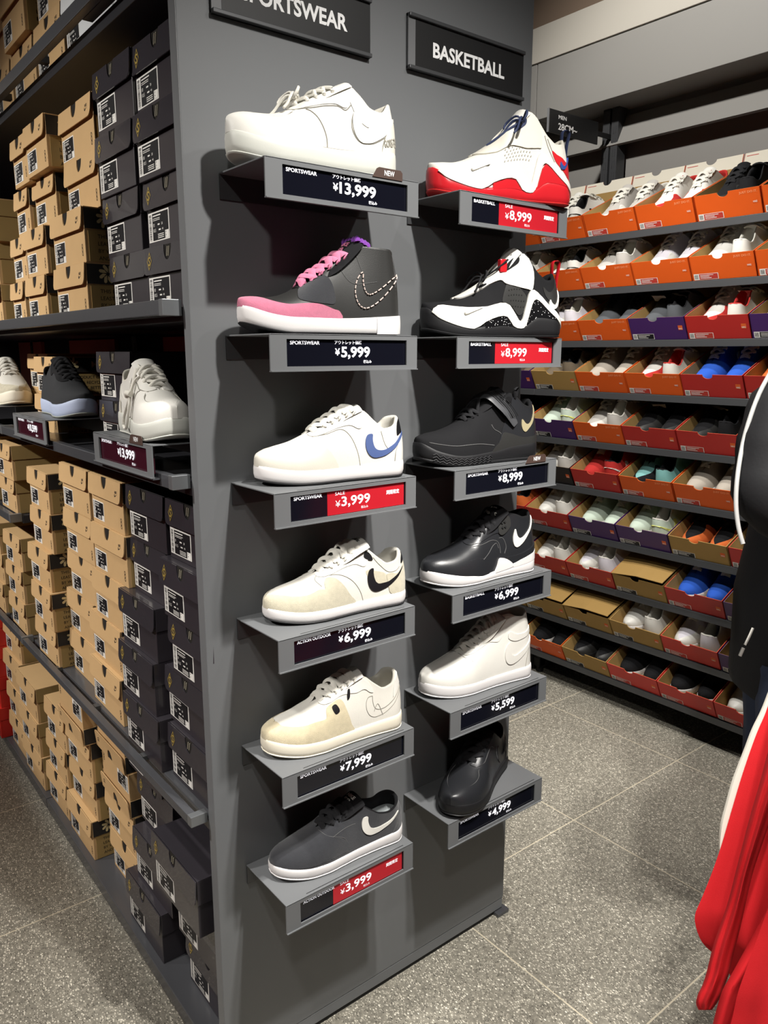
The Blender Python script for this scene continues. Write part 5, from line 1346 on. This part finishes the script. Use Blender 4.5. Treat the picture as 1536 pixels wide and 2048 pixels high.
RACK = [  # per shelf, from the far bay to the near end: (colour, shoe, orientations left/right, optional closed)
    [(O_, 'white', 'th'), (O_, 'white and black', 'th'), (O_, 'grey', 'tt'), (O_, 'white and red', 'tt'), (O_, 'black', 'th'), (O_, 'black', 'tt')],
    [(O_, 'white', 'th'), (O_, 'white and black', 'th'), (O_, 'grey', 'th'), (O_, 'lilac white', 'tt'), (O_, 'white', 'th'), (O_, 'white', 'tt')],
    [(O_, 'black', 'th'), (O_, 'lilac white', 'th'), (O_, 'slate', 'tt'), (PU, 'slate', 'th'), (R_, 'white and red', 'th'), (PU, 'beige knit', 'th')],
    [(PU, 'taupe', 'tt'), (K_, 'taupe', 'th'), (O_, 'beige knit', 'tt'), (O_, 'white and red', 'th'), (R_, 'blue', 'tt'), (R_, 'orange', 'tt')],
    [(O_, 'black', 'tt'), (PU, 'mint and yellow', 'th'), (O_, 'grey', 'th'), (R_, 'black', 'tt'), (R_, 'black', 'th'), (R_, 'slate', 'tt')],
    [(K_, 'white', 'tt'), (BK, 'grey', 'th'), (R_, 'red and white', 'th'), (O_, 'teal and black', 'th'), (O_, 'beige knit', 'tt'), (WH, None, 'c')],
    [(R_, 'orange', 'th'), (R_, 'white', 'th'), (PU, 'mint and yellow', 'tt'), (PU, 'mint and yellow', 'th'), (K_, 'orange and black', 'tt'), (R_, 'white', 'th')],
    [(PU, 'white', 'tt'), (R_, 'white', 'th'), (R_, 'lilac white', 'th'), (K_, None, 'c'), (R_, 'blue', 'tt'), (PU, 'beige knit', 'th')],
    [(K_, 'slate', 'tt'), (K_, None, 'c'), (K_, None, 'c'), (K_, 'white', 'th'), (B_, 'lilac white', 'th'), (PU, 'slate', 'th')],
    [(BK, 'black', 'tt'), (O_, 'black and white-soled', 'tt'), (K_, 'black', 'tt'), (B_, 'black and white-soled', 'tt'), (B_, 'black and white-soled', 'tt'), (B_, 'white', 'th')],
]
COLN = {O_: 'orange', R_: 'red', B_: 'red', PU: 'purple', K_: 'khaki', BK: 'black', WH: 'white'}
SHN = ['top', 'second', 'third', 'fourth', 'fifth', 'sixth', 'seventh', 'eighth', 'ninth', 'lowest']
for i, row in enumerate(RACK):
    for j, it in enumerate(row):
        col, shoe, ori = it
        yl = FARY if j == 0 else YD[j - 1]
        if i == 8 and j == 1: yl = 1.044
        closed = ori == 'c'
        bl = '%s %s shoebox, %s, %s wall shelf' % ('lidded' if closed else 'open', COLN[col], 'farthest box' if j == 0 else ORDS[j - 1] + ' box from the rack joint', SHN[i])
        sw = ('farthest %s box' % COLN[col]) if j == 0 else '%s box %s from rack joint' % (COLN[col], ORDS[j - 1])
        bx = open_box_at(col, i == 0, closed, col == O_, ZR[i], yl - random.uniform(0, .002), bl, '%s shoeboxes on the wall rack' % COLN[col])
        if closed: continue
        for sd, o in zip((1, -1), ori):
            # in the view the left of a box is the far side (+y)
            side = -1 if sd == 1 else 1
            lb = '%s %s shoe in %s, %s wall shelf' % ('left' if sd == 1 else 'right', shoe, sw, SHN[i])
            put_shoe(shoe, bx, side, 'toe' if o == 't' else 'heel', lb, 'boxed pairs on the wall rack', dz=.006 if (i + j) % 2 else .0, dx=random.uniform(-.006, .004))
# paper tags lying on some shoes
PAPER = mat('white_paper_tag', 'e3e0da', .7, var=.03)
def paper_tag(i, j, dy, label, tilt):
    yl = YD[j - 1]
    g = Geo(); rows = []
    for a in range(5):
        rows.append([( .0 + .07 * a / 4, -.024 + .048 * b / 3, .006 * math.sin(a * .9) + .002 * b) for b in range(4)])
    gg = Geo(); gg.grid(rows); k = len(gg.v)
    g.add(gg.v + [(x, y, z + .0012) for x, y, z in gg.v], gg.f + [tuple(q + k for q in f) for f in gg.f])
    o = obj('paper_tag', g, PAPER, None, smooth=True)
    M = Matrix.Translation((2.1015, yl - OB_W / 2, ZR[i])) @ Matrix.Rotation(-TH, 4, 'Y') @ Matrix.Translation((.09, dy, .140)) @ Matrix.Rotation(tilt, 4, 'Z') @ Matrix.Rotation(.5, 4, 'Y')
    o.location = M.to_translation(); o.rotation_euler = M.to_euler()
    tag(o, label, 'tag', 'paper tags on boxed shoes')
paper_tag(2, 3, .05, 'white paper tag on the slate shoes in the purple box', .3); paper_tag(2, 3, -.03, 'white paper tag nearer the red box on the third wall shelf', -.4)
paper_tag(2, 4, -.05, 'white paper tag on the red-lined white shoes', .2); paper_tag(4, 3, .01, 'white paper tag on black shoes in the far red box, fifth shelf', .5); paper_tag(4, 4, .01, 'white paper tag on black shoes in the near red box, fifth shelf', -.3)
# ------------------------------------------------------------------ person at the right edge of the frame
SKIN = mat('skin', 'c79a7d', .55, var=.03, sub=.1); HAIR = mat('dark_hair', '1d1714', .6, var=.1, vscale=80)
JACK = mat('black_jacket_cloth', '151517', .75, spec=.25, var=.12, vscale=30, bump=.15, bscale=160); JEAN = mat('dark_denim', '1c2538', .85, var=.2, vscale=160, bump=.4, bscale=900); PIPE = mat('pale_grey_piping', '9c9c9a', .6, var=.03)
base = at(1600, 1100, 1.64); PB = Vector((base.x, base.y, 0))
Pn = thing('person', 'person in a black jacket with pale piping and dark jeans, cut by the right edge', 'person', PB)
F_, S_ = _rt.copy(), _fh.copy()
def L3(f, s, z): return F_ * f + S_ * s + Vector((0, 0, z))
def skin_mesh(name, verts, edges, m, parent, sub=2, root=0):
    me = bpy.data.meshes.new(name); me.from_pydata([tuple(v[0]) for v in verts], edges, [])
    o = link(name, me, parent)
    md = o.modifiers.new('skin', 'SKIN'); md.use_smooth_shade = True
    for i, v in enumerate(verts):
        sv = me.skin_vertices[0].data[i]; sv.radius = (v[1], v[1]) if not isinstance(v[1], tuple) else v[1]; sv.use_root = (i == root)
    sb = o.modifiers.new('sub', 'SUBSURF'); sb.levels = sub; sb.render_levels = sub
    me.materials.append(m); return o
V = []; E = []
def vv(p, r, par=None):
    V.append((p, r)); 
    if par is not None: E.append((par, len(V) - 1))
    return len(V) - 1
pel = vv(L3(0, 0, .93), .105); sp = vv(L3(.035, 0, 1.12), .090, pel); ch = vv(L3(.055, 0, 1.30), .095, sp); nk = vv(L3(.04, 0, 1.46), .050, ch); hd0 = vv(L3(.045, 0, 1.54), .062, nk); hd = vv(L3(.055, 0, 1.61), .088, hd0); vv(L3(.045, 0, 1.69), .070, hd)
nose = vv(L3(.155, 0, 1.595), .012, hd)
rsh = at(1579, 832, 1.44) - PB; rel = at(1541, 1000, 1.42) - PB; rwr = at(1720, 1085, 1.40) - PB
for sg in (-1, 1):
    if sg < 0: a, b, c = rsh, rel, rwr
    else: a, b, c = L3(.10, .17, 1.38), L3(.16, .20, 1.14), L3(.32, .14, 1.05)
    s0 = vv(a, .045, ch); e0 = vv(b, .034, s0); w0 = vv(c, .026, e0)
    d = (Vector(c) - Vector(b)).normalized(); pm = vv(Vector(c) + d * .055, .032, w0)
    lat = d.cross(Vector((0, 0, 1))).normalized(); dn = lat.cross(d)
    for q, ln in ((-.027, .052), (-.009, .062), (.009, .058), (.027, .045)):
        k0 = vv(Vector(c) + d * .085 + lat * q, .0095, pm); k1 = vv(Vector(c) + d * (.085 + ln * .6) + lat * q * 1.05 + dn * -.006, .0085, k0); vv(Vector(c) + d * (.085 + ln) + lat * q + dn * -.018, .0075, k1)
    t0 = vv(Vector(c) + d * .045 + lat * -.034 + dn * -.008, .011, pm); vv(Vector(c) + d * .085 + lat * -.052 + dn * -.014, .009, t0)
for sg in (-1, 1):
    o = -.01 if sg < 0 else .055
    hp = vv(L3(o * .6, sg * .09, .88), .078, pel); kn = vv(L3(o + .015, sg * .10, .49), .052, hp); an = vv(L3(o - .015, sg * .10, .09), .036, kn); vv(L3(o + .10, sg * .11, .04), .028, an)
skin_mesh('body', V, E, SKIN, Pn)
def ell(c, a, b, n=20, wob=0.0, ph=0.0):
    return [c + F_ * (a * math.cos(t) * (1 + wob * math.sin(5 * t + ph))) + S_ * (b * math.sin(t) * (1 + wob * math.sin(4 * t + ph))) for t in [2 * math.pi * i / n for i in range(n)]]
def limb(P, R, n=16, k=4, wob=.04):
    C_ = catmull(P, k); R_2 = catmull([Vector((q, 0, 0)) for q in R], k); g = Geo()
    g.tube(C_, [q.x * (1 + wob * math.sin(i * 1.9)) for i, q in enumerate(R_2)], n, up=S_); return g
g = Geo(); rows = []
for z, f, a, b in ((.775, .035, .132, .185), (.80, .035, .137, .19), (.88, .035, .138, .192), (.98, .03, .138, .185), (1.08, .04, .134, .18), (1.18, .045, .13, .17), (1.28, .055, .13, .18), (1.36, .05, .125, .19), (1.42, .04, .11, .16), (1.455, .02, .075, .09), (1.49, .025, .065, .068)):
    rows.append(ell(L3(f, 0, z), a, b, 28, .018, z * 9))
g.grid(rows, cv=True); g.add(rows[0], [tuple(range(28))])
jk = obj('jacket', g, JACK, Pn, smooth=60)
for sg in (-1, 1):
    a, b, c = (rsh, rel, rwr) if sg < 0 else (L3(.10, .17, 1.38), L3(.16, .20, 1.14), L3(.32, .14, 1.05))
    a, b, c = Vector(a), Vector(b), Vector(c)
    top = a + (L3(.02 if sg < 0 else .06, sg * .05, 1.44) - a) * .35
    obj('sleeve', limb([top, a, a.lerp(b, .5) + F_ * -.012, b, b.lerp(c, .45), c], [.070, .076, .066, .060, .055, .044]), JACK, jk, smooth=60)
pts = [at(*p) - PB for p in ((1545, 738, 1.42), (1518, 788, 1.42), (1497, 845, 1.42), (1483, 900, 1.42), (1474, 960, 1.405), (1472, 1010, 1.40), (1477, 1055, 1.395), (1486, 1088, 1.39))]
g = Geo(); g.tube(catmull(pts, 4), .0042, 8, up=S_); obj('sleeve_piping', g, PIPE, jk, smooth=60)
g = Geo(); g.tube(catmull([at(*p) - PB for p in ((1506, 1256, 1.478), (1498, 1274, 1.477), (1490, 1290, 1.478))], 3), .0028, 6); g.tube([at(1487, 1296, 1.478) - PB, at(1480, 1312, 1.48) - PB], .0035, 6); obj('pocket_zip', g, mat('zip_metal', '9c9a94', .4, metal=.6, var=0), jk, smooth=60)
g = Geo()
for sg in (-1, 1):
    o = -.01 if sg < 0 else .055
    g.merge(limb([L3(o * .6, sg * .082, .86), L3(o * .8, sg * .09, .78), L3(o + .01, sg * .10, .5), L3(o - .01, sg * .10, .25), L3(o - .01, sg * .10, .05)], [.088, .088, .080, .070, .072], wob=.02))
obj('jeans', g, JEAN, Pn, smooth=60)
g = Geo()
for sg in (-1, 1):
    rows = []
    for t in [i / 10 for i in range(11)]:
        f = (-.01 if sg < 0 else .055) - .075 + .265 * t; w_ = .046 * (1 - (2 * t - 1) ** 6) ** .5 + .002; h_ = .085 - .05 * smooth(.25, .9, t)
        rows.append([L3(f, sg * .105 + w_ * math.cos(q * math.pi / 8), .004 + h_ * max(0, math.sin(q * math.pi / 8))) for q in range(9)])
    gg = Geo(); gg.grid(rows); g.merge(gg)
obj('footwear', g, BR, Pn, smooth=60)
g = Geo(); rows = []
for i in range(9):
    el = -.35 + (math.pi / 2 + .35) * i / 8
    rows.append([L3(.040 + .112 * math.cos(el) * math.cos(q) * (.55 if abs(q) < 1.0 and el < .55 else 1), .096 * math.cos(el) * math.sin(q), 1.635 + .105 * math.sin(el)) for q in [(-math.pi + 2 * math.pi * k / 20) for k in range(20)]])
g.grid(rows, cv=True); obj('hair', g, HAIR, Pn, smooth=60)
g = Geo()
for s_ in (-1, 1):
    g.tube([L3(.132, s_ * .033, 1.612), L3(.139, s_ * .033, 1.612)], .010, 10)
obj('eyes', g, mat('eye_dark', '22190f', .3, var=0), Pn, smooth=True)

# ------------------------------------------------------------------ red jackets hanging on a rail at the near right
REDC = mat('red_jersey_cloth', 'c41f25', .85, spec=.2, var=.05, vscale=40, bump=.25, bscale=1200); WHC = mat('white_side_stripe', 'dcd7ca', .8, var=.03); REDST = mat('red_thread', 'e0484c', .8, var=0)
def cloth(secs, depth, folds, thick=.022, m=18, amp=.012, k=4, dep=None):
    """secs: (left px, right px, row px) read off the photograph, hung at a given distance; closed solid with folds"""
    C_ = catmull([Vector(s) for s in secs], k); g = Geo(); rows = []
    for i, c in enumerate(C_):
        t = i / (len(C_) - 1); d0 = depth if dep is None else depth + dep * t
        fr = []; bk = []
        for j in range(m):
            u = j / (m - 1); px = c.x + (c.y - c.x) * u
            e = math.sqrt(max(0, 1 - (2 * u - 1) ** 4))
            w_ = sum(a * math.sin(q * u * math.pi + ph + dr * t) for a, q, ph, dr in folds) * amp
            fr.append(at(px, c.z, d0 - thick * .5 * e + w_)); bk.append(at(px, c.z, d0 + thick * .5 * e + w_ + .0008))
        rows.append(fr + list(reversed(bk)))
    g.grid(rows, cv=True); n = len(rows[0]); g.add(rows[0], [tuple(range(n))]); g.add(rows[-1], [tuple(range(n))])
    return g
railp = at(1730, 900, 1.28)
hj = thing('hanging_jacket', 'red jacket with white side stripe, its sleeve hanging in front', 'jacket', (0, 0, 0), 0, 'red jackets on the clothes rail')
bd = cloth([(1762, 1788, 925), (1715, 1815, 985), (1645, 1830, 1070), (1600, 1840, 1180), (1565, 1840, 1310), (1536, 1835, 1412), (1512, 1830, 1470), (1486, 1825, 1545), (1462, 1820, 1625), (1443, 1815, 1690), (1424, 1810, 1745), (1404, 1805, 1795), (1390, 1800, 1830), (1393, 1795, 1858), (1404, 1790, 1884), (1422, 1780, 1903), (1446, 1775, 1925), (1466, 1770, 1965), (1474, 1765, 2010)],
           1.30, [(1, 3.2, .5, 1.0), (.3, 7, 1, -1)], .03, 34, .014)
ob_ = obj('jacket_body', bd, REDC, hj, smooth=60)
obj('side_stripe', cloth([(1555, 1585, 1330), (1525, 1550, 1412), (1503, 1530, 1458), (1487, 1514, 1500), (1464, 1494, 1560), (1450, 1480, 1610), (1440, 1468, 1650), (1437, 1454, 1690), (1440, 1446, 1706)], 1.325, [], .012, 7), WHC, ob_, smooth=60)
obj('sleeve', cloth([(1640, 1700, 1120), (1590, 1650, 1300), (1552, 1600, 1440), (1521, 1566, 1560), (1502, 1546, 1625), (1485, 1524, 1690), (1471, 1506, 1745), (1457, 1493, 1800), (1442, 1483, 1845), (1428, 1473, 1885), (1419, 1464, 1920), (1412, 1458, 1948), (1404, 1449, 1972), (1396, 1444, 1988), (1392, 1434, 2006), (1397, 1424, 2020)], 1.235, [(1, 2.2, .4, 1), (.5, 5, 1, 2.5)], .042, 20, .008), REDC, hj, smooth=60)
hj2 = thing('hanging_jacket', 'red jacket at the lower right corner, nearest on the rail', 'jacket', (0, 0, 0), 0, 'red jackets on the clothes rail')
obj('jacket_body', cloth([(1760, 1790, 925), (1725, 1815, 1010), (1690, 1822, 1130), (1655, 1826, 1310), (1620, 1830, 1500), (1580, 1830, 1660), (1552, 1830, 1770), (1524, 1830, 1850), (1497, 1830, 1925), (1476, 1830, 1985), (1466, 1830, 2030), (1452, 1830, 2090), (1448, 1830, 2160)], 1.14, [(1, 4, 0, 1.5), (.3, 7, 2, -1)], .03, 30, .016), REDC, hj2, smooth=60)
obj('sleeve', cloth([(1640, 1720, 1500), (1560, 1640, 1760), (1500, 1560, 1880), (1462, 1516, 1950), (1446, 1500, 1978), (1437, 1492, 2004), (1425, 1480, 2050), (1416, 1470, 2090), (1414, 1462, 2120)], 1.20, [(1, 3, .4, 2)], .04, 14, .004), REDC, hj2, smooth=60)
# the rail they hang on (outside the frame)
rl = thing('clothes_rail', 'black clothes rail at the near right holding red jackets', 'clothes rail', (0, 0, 0))
a = at(1775, 940, .95); b = at(1775, 940, 1.42); b.z = a.z; 
g = Geo(); g.tube([a, b], .013, 10); obj('rail', g, BLACKM, rl, smooth=60)
for p in (a, b):
    g = Geo(); g.tube([p, Vector((p.x, p.y, .02))], .014, 10); obj('post', g, BLACKM, rl, smooth=60)
    g = Geo(); g.box(p.x - .2, p.x + .2, p.y - .03, p.y + .03, 0, .02); obj('foot', g, BLACKM, rl)
